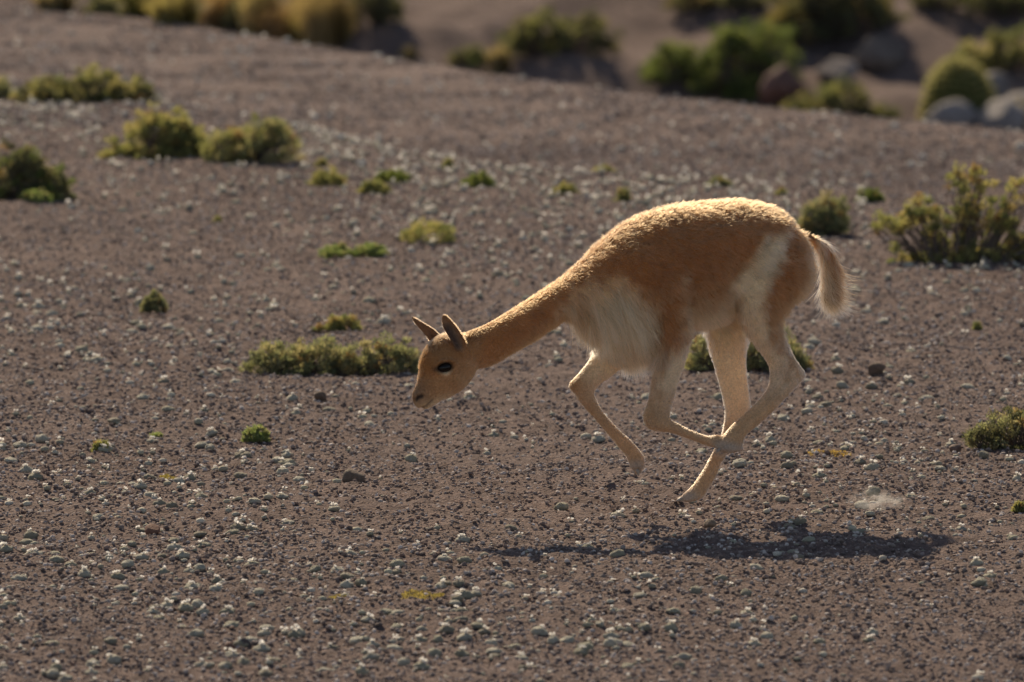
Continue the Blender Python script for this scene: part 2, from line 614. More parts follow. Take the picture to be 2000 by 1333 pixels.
# ------------------------------------------------------------------ larger loose stones
def stone(name, px, py, wpx, hpx, col, label, seed, sub=3, mat=M_STONE, cat='stone', group=None, sink=0.25, depth=0.9, nearer=0.0):
    p = hit(px, far_base(px, py) if mat is M_BOULDER else py)
    if nearer:
        p = p - np.array([0, nearer, 0])
        p[2] = float(terrain(p[0], p[1]))
    s = scale_at(p)
    v, f = angular(sub, seed)
    v = v * (1 + 0.10 * vnoise3(v * 2.5 + seed, seed))[:, None]
    w, h = wpx / s / 2, hpx / s / 2
    v = v * (w / np.abs(v[:, 0]).max(), w * depth, h / v[:, 2].max() / (1 - sink))
    v[:, 2] += h * (1 - 2 * sink)
    c = np.array(col) * (1 + 0.25 * vnoise3(v / w * 2 + seed, seed + 5))[:, None]
    o = obj(name, mesh_np(name, v, f, c), mat, loc=p)
    o.rotation_euler = (0, 0, (seed * 0.7) % 0.8 - 0.4)
    return tag(o, label, cat, group)


BR = (0.13, 0.088, 0.066)
stone('stone', 690, 943, 46, 30, (0.14, 0.105, 0.08), 'brown angular stone lying alone in front of and below the muzzle of the vicuña', 3)
stone('stone', 1713, 733, 36, 28, BR, 'dark rounded brown stone on bare gravel behind the tail of the vicuña', 5)
stone('stone', 625, 782, 26, 20, BR, 'small square brown stone on the gravel below the low shrub before the muzzle', 8)
stone('stone', 1866, 884, 26, 18, (0.15, 0.10, 0.08), 'small brown stone at the foot of the low grey-green shrub', 12)
stone('stone', 300, 1042, 36, 20, (0.17, 0.09, 0.065), 'reddish flat stone among cushion plants in the open gravel', 14)
stone('stone', 475, 1266, 34, 26, (0.09, 0.075, 0.075), 'dark grey rounded stone beside a reddish one in the gravel', 15)
stone('stone', 450, 1270, 26, 18, (0.17, 0.09, 0.065), 'small reddish stone touching a dark grey stone in the gravel', 17)
stone('stone', 540, 1164, 24, 16, (0.14, 0.09, 0.07), 'small brown stone near the yellow moss patches', 19)
stone('stone', 1387, 1030, 26, 18, (0.2, 0.15, 0.11), 'small tan stone lying inside the shadow of the vicuña', 21)
stone('stone', 1195, 955, 24, 14, (0.10, 0.08, 0.08), 'small dark stone below the dangling forefoot', 23)

# ------------------------------------------------------------------ vegetation
def unit(v):
    return v / np.maximum(np.linalg.norm(v, axis=-1, keepdims=True), 1e-9)


def leaf_mesh(name, pos, dr, L, W, col, curve=0.0):
    n = len(pos)
    side = unit(np.cross(dr, unit(rng.normal(0, 1, (n, 3)))))
    nrm = np.cross(side, dr)
    L = np.broadcast_to(L, n)[:, None]
    W = np.broadcast_to(W, n)[:, None]
    a = pos
    b = pos + dr * L * 0.5 + side * W * 0.5 + nrm * L * curve
    t = pos + dr * L
    c = pos + dr * L * 0.5 - side * W * 0.5 + nrm * L * curve
    v = np.stack([a, b, t, c], 1).reshape(-1, 3)
    f = np.arange(4 * n).reshape(n, 4)
    return mesh_np(name, v, f, np.repeat(col, 4, 0), smooth=False)


def tube(p0, p1, r0, r1, seg=4, bends=3, wob=0.1):
    ts = np.linspace(0, 1, bends + 1)
    L = np.linalg.norm(p1 - p0)
    pts = p0 + (p1 - p0) * ts[:, None]
    pts[1:-1] += rng.normal(0, wob * L, (bends - 1, 3))
    d = unit(p1 - p0)
    u = unit(np.cross(d, [0.3, 0.9, 0.2]))
    w = np.cross(d, u)
    ang = np.arange(seg) * 2 * np.pi / seg
    ring = np.cos(ang)[:, None] * u + np.sin(ang)[:, None] * w
    V = np.concatenate([pts[i] + ring * (r0 + (r1 - r0) * ts[i]) for i in range(bends + 1)])
    Fq = [[i * seg + j, i * seg + (j + 1) % seg, (i + 1) * seg + (j + 1) % seg, (i + 1) * seg + j] for i in range(bends) for j in range(seg)]
    return V, np.array(Fq)


def join(parts):
    V, Fa, b = [], [], 0
    for v, f in parts:
        V.append(v); Fa.append(f + b); b += len(v)
    return np.concatenate(V), np.concatenate(Fa)


OLIVE = [(0.105, 0.105, 0.030), (0.135, 0.125, 0.035), (0.17, 0.14, 0.045), (0.075, 0.085, 0.028)]
DULL = [(0.095, 0.10, 0.045), (0.115, 0.115, 0.055), (0.075, 0.08, 0.038), (0.15, 0.125, 0.06)]
FRESH = [(0.14, 0.19, 0.05), (0.17, 0.21, 0.07), (0.11, 0.16, 0.04), (0.20, 0.20, 0.08)]
RUST = [(0.24, 0.155, 0.08), (0.26, 0.19, 0.09)]
GREEN = [(0.075, 0.105, 0.020), (0.095, 0.125, 0.025), (0.055, 0.08, 0.018), (0.12, 0.135, 0.03)]
DARK = [(0.06, 0.062, 0.03), (0.075, 0.075, 0.035), (0.05, 0.05, 0.028), (0.10, 0.085, 0.04)]
GOLD = [(0.34, 0.25, 0.12), (0.27, 0.20, 0.10), (0.20, 0.15, 0.08), (0.14, 0.11, 0.06)]


for _p, _k in ((OLIVE, 2.0), (DULL, 2.05), (FRESH, 1.3), (GREEN, 1.45), (DARK, 1.65)):
    _p[:] = [tuple((q * 0.76 + 0.24 * (0.45 * c[0] + 0.45 * c[1] + 0.1 * c[2])) * _k for q in c) for c in _p]


def shrub(name, label, cat, lobes, pal=OLIVE, leaf=0.014, clump=0.035, per=60, density=1.0, rust=0.06, group=None, stems=True, upright=0.5, wl=0.34):
    """lobes: photograph boxes (x0, x1, top, base) that bound the crown's rounded masses; the first one sets the root."""
    if lobes[0][3] < 232 and leaf > 0.025:
        lobes = [(q[0], q[1], q[2], far_base((q[0] + q[1]) / 2, q[3])) for q in lobes]
    x0, x1, t, b = lobes[0]
    root = hit((x0 + x1) / 2, b)
    e = empty(name, root)
    tag(e, label, cat, group)
    s = scale_at(root)
    P, D, Cc, stem_parts = [], [], [], []
    for (x0, x1, top, base) in lobes:
        w = (x1 - x0) / s / 2
        g = root + np.array([((x0 + x1) / 2 - project(root)[0]) / s, 0.0, 0])
        raised = (b - base) / s if b - base > 12 else 0.0
        h = max((base - top) / s, 0.02)
        dpt = min(w, 1.3 * h) * 0.9
        ctr = g + np.array([0, dpt * 0.75 + (rng.uniform(-0.3, 0.6) * dpt if raised else 0), 0])
        ctr[2] = terrain(ctr[0], ctr[1]) + raised
        nc = max(5, int(density * 26 * (w * (h + dpt)) / (clump * clump * 9)))
        nc = min(nc, 130)
        for _ in range(nc):
            th = rng.uniform(0, 2 * np.pi)
            cz = rng.uniform(-0.35 if raised else 0.02, 1.0)
            rr = math.sqrt(max(0.0, 1 - cz * cz)) * rng.uniform(0.75, 1.03)
            lump = 0.84 + 0.42 * rng.random()
            q = np.array([math.cos(th) * rr * w * lump, math.sin(th) * rr * dpt * lump, max(cz * (h - clump * 0.5) * lump * rng.uniform(0.62, 1.0), clump * 0.3 - raised)])
            q = q + ctr
            outw = unit(np.array([q[0] - ctr[0], q[1] - ctr[1], (q[2] - ctr[2]) * 1.1 + 0.3 * h]))
            kk = int(per * rng.uniform(0.6, 1.3))
            dd = unit(rng.normal(0, 0.62, (kk, 3)) + outw * 0.7 + np.array([0, 0, upright]))
            off = unit(rng.normal(0, 1, (kk, 3))) * (rng.random((kk, 1)) ** 0.5) * clump * rng.uniform(0.5, 1.0)
            P.append(q + off * (1, 1, 0.8) - outw * leaf * 0.5)
            D.append(dd)
            base_c = np.array(pal[rng.integers(len(pal))])
            if rng.random() < rust:
                base_c = np.array(RUST[rng.integers(len(RUST))])
            Cc.append(base_c * rng.uniform(0.75, 1.3, (kk, 1)))
            if stems and rng.random() < 0.8:
                a0 = ctr + np.array([rng.normal(0, 0.12 * w), rng.normal(0, 0.12 * dpt), -0.01 - raised])
                if raised:
                    a0[0] = root[0] + 0.45 * (a0[0] - root[0])
                stem_parts.append(tube(a0, q, 0.0035 * leaf / 0.014, 0.0012 * leaf / 0.014, wob=0.06))
    P = np.concatenate(P); D = np.concatenate(D); Cc = np.concatenate(Cc)
    gz = terrain(P[:, 0], P[:, 1])
    P[:, 2] = np.maximum(P[:, 2], gz + 0.003)
    obj('foliage', leaf_mesh('foliage', P - root, D, leaf * rng.uniform(0.6, 1.35, len(P)), leaf * wl * rng.uniform(0.7, 1.3, len(P)), Cc, curve=0.08), M_LEAF, e, kind='stuff')
    if stem_parts:
        V, Fq = join(stem_parts)
        obj('stems', mesh_np('stems', V - root, Fq, np.tile((0.13, 0.10, 0.085), (len(V), 1))), M_BARK, e, kind='stuff')
    return e


def tussock(name, label, px, base, wpx, hpx, n=260, pal=GOLD, group=None, cat='grass tuft', lean=0.0, wid=0.004):
    root = hit(px, far_base(px, base))
    s = scale_at(root)
    w, h = wpx / s / 2, hpx / s
    th = rng.uniform(0, 2 * np.pi, n)
    r0 = np.sqrt(rng.random(n)) * w * 0.45
    p0 = np.stack([np.cos(th) * r0, np.sin(th) * r0, np.full(n, -0.01)], 1)
    spread = rng.uniform(0.1, 1.0, n)
    tip = np.stack([np.cos(th) * w * spread + lean * h, np.sin(th) * w * spread, h * rng.uniform(0.55, 1.02, n) * (1 - 0.35 * spread ** 2)], 1)
    mid = p0 * 0.4 + tip * 0.6
    mid[:, :2] = p0[:, :2] * 0.65 + tip[:, :2] * 0.35
    sd = np.stack([-np.sin(th + 0.9), np.cos(th + 0.9), np.zeros(n)], 1)
    W = wid * rng.uniform(0.6, 1.3, (n, 1))
    v = np.stack([p0 - sd * W, p0 + sd * W, mid + sd * W * 0.8, mid - sd * W * 0.8, tip], 1).reshape(-1, 3)
    f = np.concatenate([np.array([[0, 1, 2], [0, 2, 3], [3, 2, 4]])[None] + (np.arange(n) * 5)[:, None, None]]).reshape(-1, 3)
    c = np.array(pal)[rng.integers(0, len(pal), n)] * rng.uniform(0.45, 1.3, (n, 1))
    c = 1.45 * (c * 0.85 + 0.15 * c.mean(1, keepdims=True))
    e = empty(name, root)
    tag(e, label, cat, group)
    obj('blades', mesh_np('blades', v, f, np.repeat(c, 5, 0), smooth=False), M_GRASS, e, kind='stuff')
    return e


# near slope: shrubs
shrub('low_shrub', 'long low olive shrub in two joined mounds in front of the muzzle', 'shrub',
      [(482, 600, 672, 735), (540, 690, 664, 736), (640, 740, 664, 728), (700, 812, 645, 728), (770, 818, 668, 722)], pal=DULL, clump=0.032, per=60, rust=0.07)
shrub('small_shrub', 'small round olive shrub just above the long low shrub', 'shrub', [(636, 672, 610, 648), (660, 700, 614, 648), (612, 632, 634, 654)], pal=OLIVE, clump=0.022, rust=0.1, leaf=0.012)
shrub('low_shrub', 'low dark green shrub seen between and behind the legs of the vicuña', 'shrub',
      [(1338, 1440, 650, 726), (1420, 1560, 632, 728), (1236, 1290, 676, 714), (1520, 1580, 672, 722)], pal=DULL, clump=0.03, rust=0.06)
shrub('tola_shrub', 'large open tola shrub with rusty tips, its grey stems showing, behind the tail', 'shrub',
      [(1800, 1930, 470, 516), (1848, 1890, 318, 372), (1885, 1932, 322, 362), (1900, 1950, 345, 402), (1865, 1910, 362, 412), (1770, 1830, 372, 420), (1800, 1862, 392, 452), (1755, 1810, 398, 432),
       (1704, 1765, 412, 458), (1750, 1800, 408, 442), (1958, 2002, 352, 402), (1938, 1978, 392, 442), (1990, 2042, 328, 372), (1850, 1900, 386, 442), (1885, 1925, 398, 442), (1925, 1992, 398, 452),
       (1738, 1768, 462, 515), (1800, 1852, 438, 482), (1860, 1902, 444, 492), (1840, 1912, 474, 518), (1910, 1962, 456, 512), (1950, 2012, 436, 502), (1960, 2024, 468, 518), (1770, 1840, 484, 516),
       (2010, 2080, 400, 470), (2030, 2110, 450, 516)], pal=[tuple(1.1 * q for q in c) for c in OLIVE], clump=0.032, per=52, rust=0.16, density=0.62, leaf=0.016)
shrub('upright_shrub', 'upright dull green shrub partly hidden by the rump of the vicuña', 'shrub',
      [(1566, 1666, 392, 464), (1540, 1604, 412, 460), (1598, 1656, 368, 440), (1570, 1612, 385, 430)], pal=DULL, clump=0.03, rust=0.1, leaf=0.014, density=0.9)
shrub('low_shrub', 'low grey-green shrub with a small brown stone at its foot', 'shrub',
      [(1888, 1960, 815, 882), (1930, 2060, 788, 886), (2020, 2120, 800, 884)], pal=DARK + DULL, clump=0.03, rust=0.03)
shrub('mound_shrub', 'yellow-green mounded shrub with a longer duller shrub joined to its side', 'shrub',
      [(235, 400, 210, 312), (195, 280, 262, 306), (300, 410, 222, 312), (270, 340, 205, 260)], pal=OLIVE, clump=0.036, leaf=0.017, rust=0.05)
shrub('mound_shrub', 'dull olive shrub with rusty top, joined to a yellow-green mound', 'shrub',
      [(420, 585, 235, 320), (395, 480, 236, 314), (490, 565, 226, 270)], pal=DULL + OLIVE[:2], clump=0.036, leaf=0.017, rust=0.10)
shrub('dark_shrub', 'dark green rounded shrub with a pale tuft at its foot', 'shrub',
      [(-60, 90, 282, 392), (40, 140, 312, 390), (20, 80, 280, 330)], pal=DARK + GREEN[:2], clump=0.036, leaf=0.017, rust=0.04)
shrub('leafy_tuft', 'pale yellow-green tuft at the foot of the dark rounded shrub', 'tuft', [(45, 100, 364, 400)], pal=FRESH, clump=0.022, leaf=0.013, stems=False)
shrub('ridge_shrub', 'long olive shrub lying along the brow of the near slope', 'shrub',
      [(30, 160, 145, 204), (110, 250, 140, 210), (210, 305, 165, 214)], pal=OLIVE + DARK, clump=0.036, leaf=0.018, rust=0.03)
shrub('ridge_shrub', 'small brownish shrub at the end of the long shrub on the brow', 'shrub', [(-70, 26, 150, 196)], pal=DULL, clump=0.036, leaf=0.018, rust=0.1)

# near slope: small tufts
TUFTS = [
    (640, 368, 70, 36, OLIVE, 'yellow-green leafy tuft standing beside a shorter tuft, below the joined mound shrubs'),
    (730, 380, 56, 26, OLIVE, 'short wide olive tuft between two taller leafy tufts'),
    (768, 360, 62, 30, GREEN, 'green leafy tuft just above a short wide olive tuft'),
    (835, 478, 106, 52, OLIVE, 'widest dark olive tuft on the open gravel behind the neck of the vicuña'),
    (654, 505, 68, 28, FRESH, 'bright fresh green mat of leaves, greener one of a touching pair'),
    (722, 505, 66, 28, FRESH, 'bright fresh green mat of leaves, yellower one of a touching pair'),
    (933, 368, 62, 30, GREEN, 'green leafy tuft standing between the wide olive tuft and the brow'),
    (1103, 382, 46, 24, OLIVE, 'small low olive tuft beside the brow, above the withers'),
    (1216, 397, 30, 28, OLIVE, 'small narrow green tuft above the withers of the vicuña'),
    (1700, 397, 52, 28, GREEN, 'small green tuft between the upright shrub and the large tola shrub'),
    (1405, 368, 44, 22, DULL, 'faint small tuft on the brow above the back of the vicuña'),
    (876, 332, 22, 24, OLIVE, 'tiny olive tuft on the stony brow'),
    (627, 328, 24, 18, OLIVE, 'tiny olive tuft just above a yellow-green tuft'),
    (300, 614, 48, 42, DULL, 'small dry yellowish bush alone on open gravel'),
    (195, 888, 30, 30, OLIVE, 'tiny upright yellow-olive tuft alone in the gravel'),
    (500, 866, 48, 32, FRESH, 'bright green seedling with upright leaves alone in the gravel'),
    (305, 857, 24, 14, FRESH, 'tiny green sprout beside white flowers in the gravel'),
    (1527, 385, 26, 18, OLIVE, 'tiny olive tuft peeping over the rump of the vicuña'),
    (1910, 648, 18, 20, OLIVE, 'tiny yellow-green tuft alone below the large tola shrub'),
    (424, 436, 14, 14, OLIVE, 'tiny yellow sprout alone on gravel below the joined mound shrubs'),
    (1992, 1004, 30, 26, OLIVE, 'small yellow-green tuft below the low grey-green shrub'),
    (1180, 340, 40, 16, OLIVE, 'faint low tuft among pale stones on the brow'),
]
for (px, base, w, h, pal, lab) in TUFTS:
    shrub('leafy_tuft', lab, 'tuft', [(px - w / 2, px + w / 2, base - h, base)], pal=pal, clump=max(0.012, w / 600 * 0.16), leaf=0.013 if w > 26 else 0.010, per=46, stems=False, rust=0.04, upright=0.9, wl=0.26)


def moss(px, py, wpx, hpx, label, pal):
    root = hit(px, py)
    s = scale_at(root)
    n = int(wpx * 14)
    th = rng.uniform(0, 2 * np.pi, n)
    r = np.sqrt(rng.random(n))
    xx, yy = root[0] + np.cos(th) * r * wpx / s / 2, root[1] + np.sin(th) * r * (hpx / s / math.sin(0.095)) / 2
    k = vnoise(xx * 14, yy * 8, 61) > -0.12
    xx, yy = xx[k], yy[k]
    p = np.stack([xx, yy, ground_z(xx, yy)], 1) - root
    d = unit(rng.normal(0, 0.7, (len(p), 3)) + (0, 0, 0.7))
    c = np.array(pal)[rng.integers(0, len(pal), len(p))] * rng.uniform(0.8, 1.3, (len(p), 1))
    e = empty('moss_patch', root)
    tag(e, label, 'moss patch')
    obj('leaves', leaf_mesh('leaves', p, d, 0.009, 0.004, c), M_LEAF, e, kind='stuff')


YM = [(0.22, 0.17, 0.06), (0.18, 0.15, 0.06), (0.25, 0.19, 0.08)]
moss(668, 1166, 50, 10, 'short flat yellow moss patch beside a longer one in the gravel', YM)
moss(820, 1166, 95, 12, 'long flat yellow moss patch on the gravel below the head shadow', YM)
moss(1620, 890, 85, 12, 'flat golden moss patch on the gravel behind the hind legs', [(0.30, 0.20, 0.08), (0.25, 0.17, 0.07)])
moss(330, 938, 34, 7, 'small flat yellow moss patch near a tiny green sprout', YM)

# hollow and hillside behind: blurred vegetation
FARG = 'dry tussock grasses behind the far brow'
for i, (px, base, w, h, pal, lab) in enumerate([
    (110, 34, 90, 50, GOLD, 'low straw tussock at the end of the row behind the far brow'),
    (250, 46, 110, 70, [(0.22, 0.20, 0.06), (0.18, 0.16, 0.05)], 'olive-straw tussock beside a dark shrub behind the far brow'),
    (345, 62, 120, 66, [(0.25, 0.2, 0.07), (0.2, 0.16, 0.06)], 'yellow-olive tussock spreading low behind the far brow'),
    (420, 78, 110, 90, [(0.34, 0.22, 0.10), (0.27, 0.17, 0.08)], 'orange-brown tussock between two dark shrubs'),
    (560, 90, 130, 70, [(0.34, 0.2, 0.09), (0.27, 0.16, 0.07)], 'low orange-brown tussock in front of a tall one'),
    (500, 80, 90, 110, [(0.36, 0.28, 0.13), (0.30, 0.22, 0.10)], 'tall pale straw tussock leaning sideways'),
    (640, 98, 140, 130, [(0.30, 0.21, 0.10), (0.22, 0.16, 0.07)], 'tallest brown-gold tussock, the last of the row, beside bare slope'),
    (600, 98, 90, 60, [(0.28, 0.22, 0.08), (0.2, 0.17, 0.06)], 'small yellow tussock at the foot of the tallest one')]):
    tussock('tussock_grass', lab, px, base + 6, w * 1.45, h * 1.25, n=620, pal=pal, lean=0.15 if i % 2 else -0.05, wid=0.006)
tussock('tussock_grass', 'golden grass tuft in front of the wide dark shrub on the slope', 975, 142, 84, 62, n=420, wid=0.006)
tussock('tussock_grass', 'small pale golden grass tuft alone on the bare slope', 800, 124, 52, 34, n=260, wid=0.006)
tussock('tussock_grass', 'yellow grass tuft beside pale grey boulders', 1985, 254, 90, 60, n=420, pal=[(0.30, 0.24, 0.09), (0.24, 0.18, 0.07)], wid=0.006)
far = dict(leaf=0.045, clump=0.085, per=46, wl=0.4, rust=0.0)
shrub('hill_shrub', 'dark shrub between olive and orange tussocks', 'shrub', [(440, 530, -20, 80)], pal=DARK, **far)
shrub('hill_shrub', 'very dark low shrub at the head of the tussock row', 'shrub', [(150, 240, -20, 44)], pal=DARK, **far)
shrub('hill_shrub', 'dark shrub behind the tallest brown-gold tussock', 'shrub', [(560, 650, -40, 70)], pal=DARK, **far)
shrub('hill_shrub', 'dark brown shrub on the slope next to the tallest tussock', 'shrub', [(680, 790, -30, 56)], pal=DARK, **far)
shrub('hill_shrub', 'wide dark shrub in two humps alone on the grey slope', 'shrub', [(985, 1110, 20, 118), (1070, 1205, 38, 104)], pal=DARK + OLIVE[:1], **far)
shrub('hill_shrub', 'low dark green shrub beside a golden grass tuft', 'shrub', [(880, 950, 92, 138)], pal=DARK + GREEN[:1], **far)
shrub('hill_shrub', 'brown-topped dark shrub, smaller of two at the top of the slope', 'shrub', [(1300, 1400, -14, 34)], pal=DARK, leaf=0.045, clump=0.085, per=46, wl=0.4, rust=0.2)
shrub('hill_shrub', 'dark shrub next to a brown-topped one at the top of the slope', 'shrub', [(1400, 1500, -30, 28)], pal=DARK, **far)
shrub('green_shrub', 'bright moss-green domed shrub, largest and greenest on the slope', 'shrub', [(1350, 1500, 100, 200), (1380, 1500, 60, 130), (1450, 1560, 75, 170), (1400, 1450, 50, 100)], pal=GREEN, **far)
shrub('green_shrub', 'smaller round green shrub touching the largest green dome', 'shrub', [(1256, 1372, 108, 190)], pal=GREEN, **far)
shrub('green_shrub', 'low bright green plant squeezed between green dome and red boulder', 'shrub', [(1420, 1490, 172, 206)], pal=GREEN, **far)
shrub('broom_shrub', 'large dark dome shrub with a golden sunlit crown', 'shrub', [(1500, 1760, -60, 110), (1560, 1740, -80, 60), (1480, 1580, 20, 90)], pal=DARK + [(0.2, 0.16, 0.06)], leaf=0.06, clump=0.1, per=60, wl=0.2, rust=0.0, upright=1.2)
shrub('low_shrub', 'low olive shrub spreading in front of the reddish boulder', 'shrub', [(1590, 1700, 160, 224), (1660, 1762, 190, 230), (1540, 1600, 165, 212)], pal=OLIVE + DARK, **far)
shrub('hill_shrub', 'olive shrub behind the smooth green cushion dome', 'shrub', [(1855, 1930, 84, 150), (1920, 2040, 70, 156)], pal=OLIVE + DARK[:2], **far)
shrub('hill_shrub', 'dark green shrub at the top of the slope above the cushion dome', 'shrub', [(1885, 2040, -30, 40)], pal=GREEN[:1] + DARK, **far)
shrub('hill_shrub', 'greyish dark shrub at the top of the slope beside a green one', 'shrub', [(1788, 1885, -30, 26)], pal=DARK, **far)

GREY = (0.22, 0.20, 0.19)
far_st = dict(sub=4, mat=M_BOULDER, cat='boulder')
stone('boulder', 1540, 208, 125, 92, (0.14, 0.075, 0.06), 'dark reddish boulder between the green dome shrub and low olive shrub', 31, **far_st)
stone('boulder', 1712, 128, 130, 62, (0.14, 0.108, 0.09), 'long dark grey boulder below the golden-crowned shrub', 33, **far_st)
stone('boulder', 1630, 152, 100, 44, (0.24, 0.20, 0.18), 'pale flat boulder beside the long dark boulder', 35, **far_st)
stone('boulder', 1856, 246, 105, 66, GREY, 'pale grey rounded boulder at the foot of the green cushion dome', 37, nearer=0.5, **far_st)
stone('boulder', 1948, 252, 120, 80, GREY, 'larger pale grey boulder beside the yellow grass tuft', 39, nearer=0.5, **far_st)
stone('boulder', 1940, 192, 80, 56, (0.17, 0.155, 0.15), 'grey boulder touching the side of the green cushion dome', 41, **far_st)
stone('boulder', 2000, 215, 120, 40, (0.2, 0.18, 0.17), 'flat grey slab behind the larger pale boulder', 43, **far_st)

# smooth cushion dome
p = hit(1872, far_base(1872, 240))
s = scale_at(p)
v, f = ICO[4]
v = v * (1 + 0.10 * vnoise3(v * 1.7 + 4, 2) + 0.05 * vnoise3(v * 5, 3))[:, None]
v = v * (72 / s, 68 / s, 122 / s)
fz = np.random.default_rng(3)
fp = v[fz.integers(0, len(v), 9000)] * fz.normal(1.0, 0.01, (9000, 1))
fp = fp[fp[:, 2] > -0.02]
fuzz = leaf_mesh('fuzz', fp, unit(fp * (1, 1, 0.4) + fz.normal(0, 0.12, fp.shape)), 0.05, 0.012, np.tile((0.30, 0.28, 0.15), (len(fp), 1)))
c = np.array((0.068, 0.078, 0.024)) * (1 + 0.4 * vnoise3(v * 9, 8))[:, None]
o = obj('cushion_dome', mesh_np('cushion_dome', v, f, c), M_YARETA, loc=p)
obj('fuzz', fuzz, M_LEAF, o, kind='stuff')
tag(o, 'smooth tall green moss-like cushion dome among grey boulders', 'cushion plant')

# puff of kicked-up dust
p = hit(1712, 1000)
m = bpy.data.materials.new('drifting_dust')
m.use_nodes = True
nt = m.node_tree
nt.nodes.remove(nt.nodes['Principled BSDF'])
pv = nt.nodes.new('ShaderNodeVolumePrincipled')
pv.inputs['Color'].default_value = (0.93, 0.88, 0.82, 1)
pv.inputs['Anisotropy'].default_value = 0.35
tc = nt.nodes.new('ShaderNodeTexCoord')
ln_ = node(nt, 'ShaderNodeVectorMath', operation='LENGTH')
nt.links.new(tc.outputs['Object'], ln_.inputs[0])
nz_ = node(nt, 'ShaderNodeTexNoise', Scale=2.6, Detail=5.0)
nt.links.new(tc.outputs['Object'], nz_.inputs['Vector'])
def mth(op, a, b_):
    q = node(nt, 'ShaderNodeMath', operation=op)
    for i_, v_ in enumerate((a, b_)):
        if isinstance(v_, (int, float)):
            q.inputs[i_].default_value = v_
        else:
            nt.links.new(v_, q.inputs[i_])
    return q.outputs[0]
fall = mth('MAXIMUM', mth('SUBTRACT', 0.92, ln_.outputs['Value']), 0.0)
blot = mth('MAXIMUM', mth('SUBTRACT', nz_.outputs[0], 0.47), 0.0)
nt.links.new(mth('MULTIPLY', mth('MULTIPLY', fall, blot), 120.0), pv.inputs['Density'])
nt.links.new(pv.outputs[0], nt.nodes['Material Output'].inputs['Volume'])
v, f = ICO[3]
o = obj('dust', mesh_np('dust', v, f), m, kind='stuff', loc=p + np.array([0, 0, 0.03]))
o.scale = (0.12, 0.09, 0.06)

# __ANIMAL__
# ------------------------------------------------------------------ the running vicuña
YAW = math.radians(28)
NRM = np.array([math.sin(YAW), -math.cos(YAW), 0.0])       # points out of the flank that faces the camera
BACK = np.array([math.cos(YAW), math.sin(YAW), 0.0])       # from head to tail
ORG = hit(1400, 1015)


def W(px, py, off=0.0):
    d = ray(px, py)
    t = ((ORG - CAMP) @ NRM + off) / (d @ NRM)
    return CAMP + d * t


def catmull(a, k):
    a = np.asarray(a, float)
    p = np.vstack([2 * a[0] - a[1], a, 2 * a[-1] - a[-2]])
    out = []
    for i in range(1, len(p) - 2):
        for j in range(k):
            t = j / k
            out.append(0.5 * ((2 * p[i]) + (-p[i - 1] + p[i + 1]) * t + (2 * p[i - 1] - 5 * p[i] + 4 * p[i + 1] - p[i + 2]) * t ** 2 + (-p[i - 1] + 3 * p[i] - 3 * p[i + 1] + p[i + 2]) * t ** 3))
    out.append(p[-2])
    return np.array(out)


def loft(st, seg=28, k=4, power=2.0):
    """st rows: ax, ay, bx, by (the two outline points in the photograph), half width, lateral offset"""
    st = catmull(st, k)
    V = []
    ang = np.arange(seg) * 2 * np.pi / seg
    for ax, ay, bx, by, hw, off in st:
        A, B = W(ax, ay, off), W(bx, by, off)
        C, h = (A + B) / 2, (A - B) / 2
        ca, sa = np.cos(ang), np.sin(ang)
        e = 2.0 / power
        u = np.sign(ca) * np.abs(ca) ** e
        w = np.sign(sa) * np.abs(sa) ** e
        V.append(C + u[:, None] * h + w[:, None] * NRM * max(hw, 0.003))
    m = len(V)
    c0, c1 = V[0].mean(0), V[-1].mean(0)
    V = np.concatenate(V + [c0[None], c1[None]])
    T = []
    for i in range(m - 1):
        for j in range(seg):
            a, b = i * seg + j, i * seg + (j + 1) % seg
            T += [[a, b, b + seg], [a, b + seg, a + seg]]
    for j in range(seg):
        T.append([m * seg, (j + 1) % seg, j])
        T.append([m * seg + 1, (m - 1) * seg + j, (m - 1) * seg + (j + 1) % seg])
    return V, np.array(T)


def ear(st, seg=10, k=4, cup=0.35, thick=0.010, flip=1.0):
    st = catmull(st, k)
    V = []
    u = np.linspace(-1, 1, seg)
    for i, (ax, ay, bx, by, off) in enumerate(st):
        A, B = W(ax, ay, off), W(bx, by, off)
        C, h = (A + B) / 2, (A - B) / 2
        wd = np.linalg.norm(h)
        bow = cup * wd * (1 - u ** 2)
        outer = C + u[:, None] * h - NRM * flip * bow[:, None] - NRM * flip * thick * 0.5
        inner = C + u[::-1, None] * h * 0.94 - NRM * flip * bow[::-1, None] + NRM * flip * thick * 0.5
        V.append(np.concatenate([outer, inner]))
    m, sg = len(V), 2 * seg
    V = np.concatenate(V + [V[0].mean(0)[None], V[-1].mean(0)[None]])
    T = []
    for i in range(m - 1):
        for j in range(sg):
            a, b = i * sg + j, i * sg + (j + 1) % sg
            T += [[a, b, b + sg], [a, b + sg, a + sg]]
    for j in range(sg):
        T.append([m * sg, (j + 1) % sg, j])
        T.append([m * sg + 1, (m - 1) * sg + j, (m - 1) * sg + (j + 1) % sg])
    return V, np.array(T)


def rows(txt, off=None):
    r = [[float(q) for q in l.split()] for l in txt.strip().splitlines()]
    return [q + [off] if off is not None and len(q) == 5 else q for q in r]


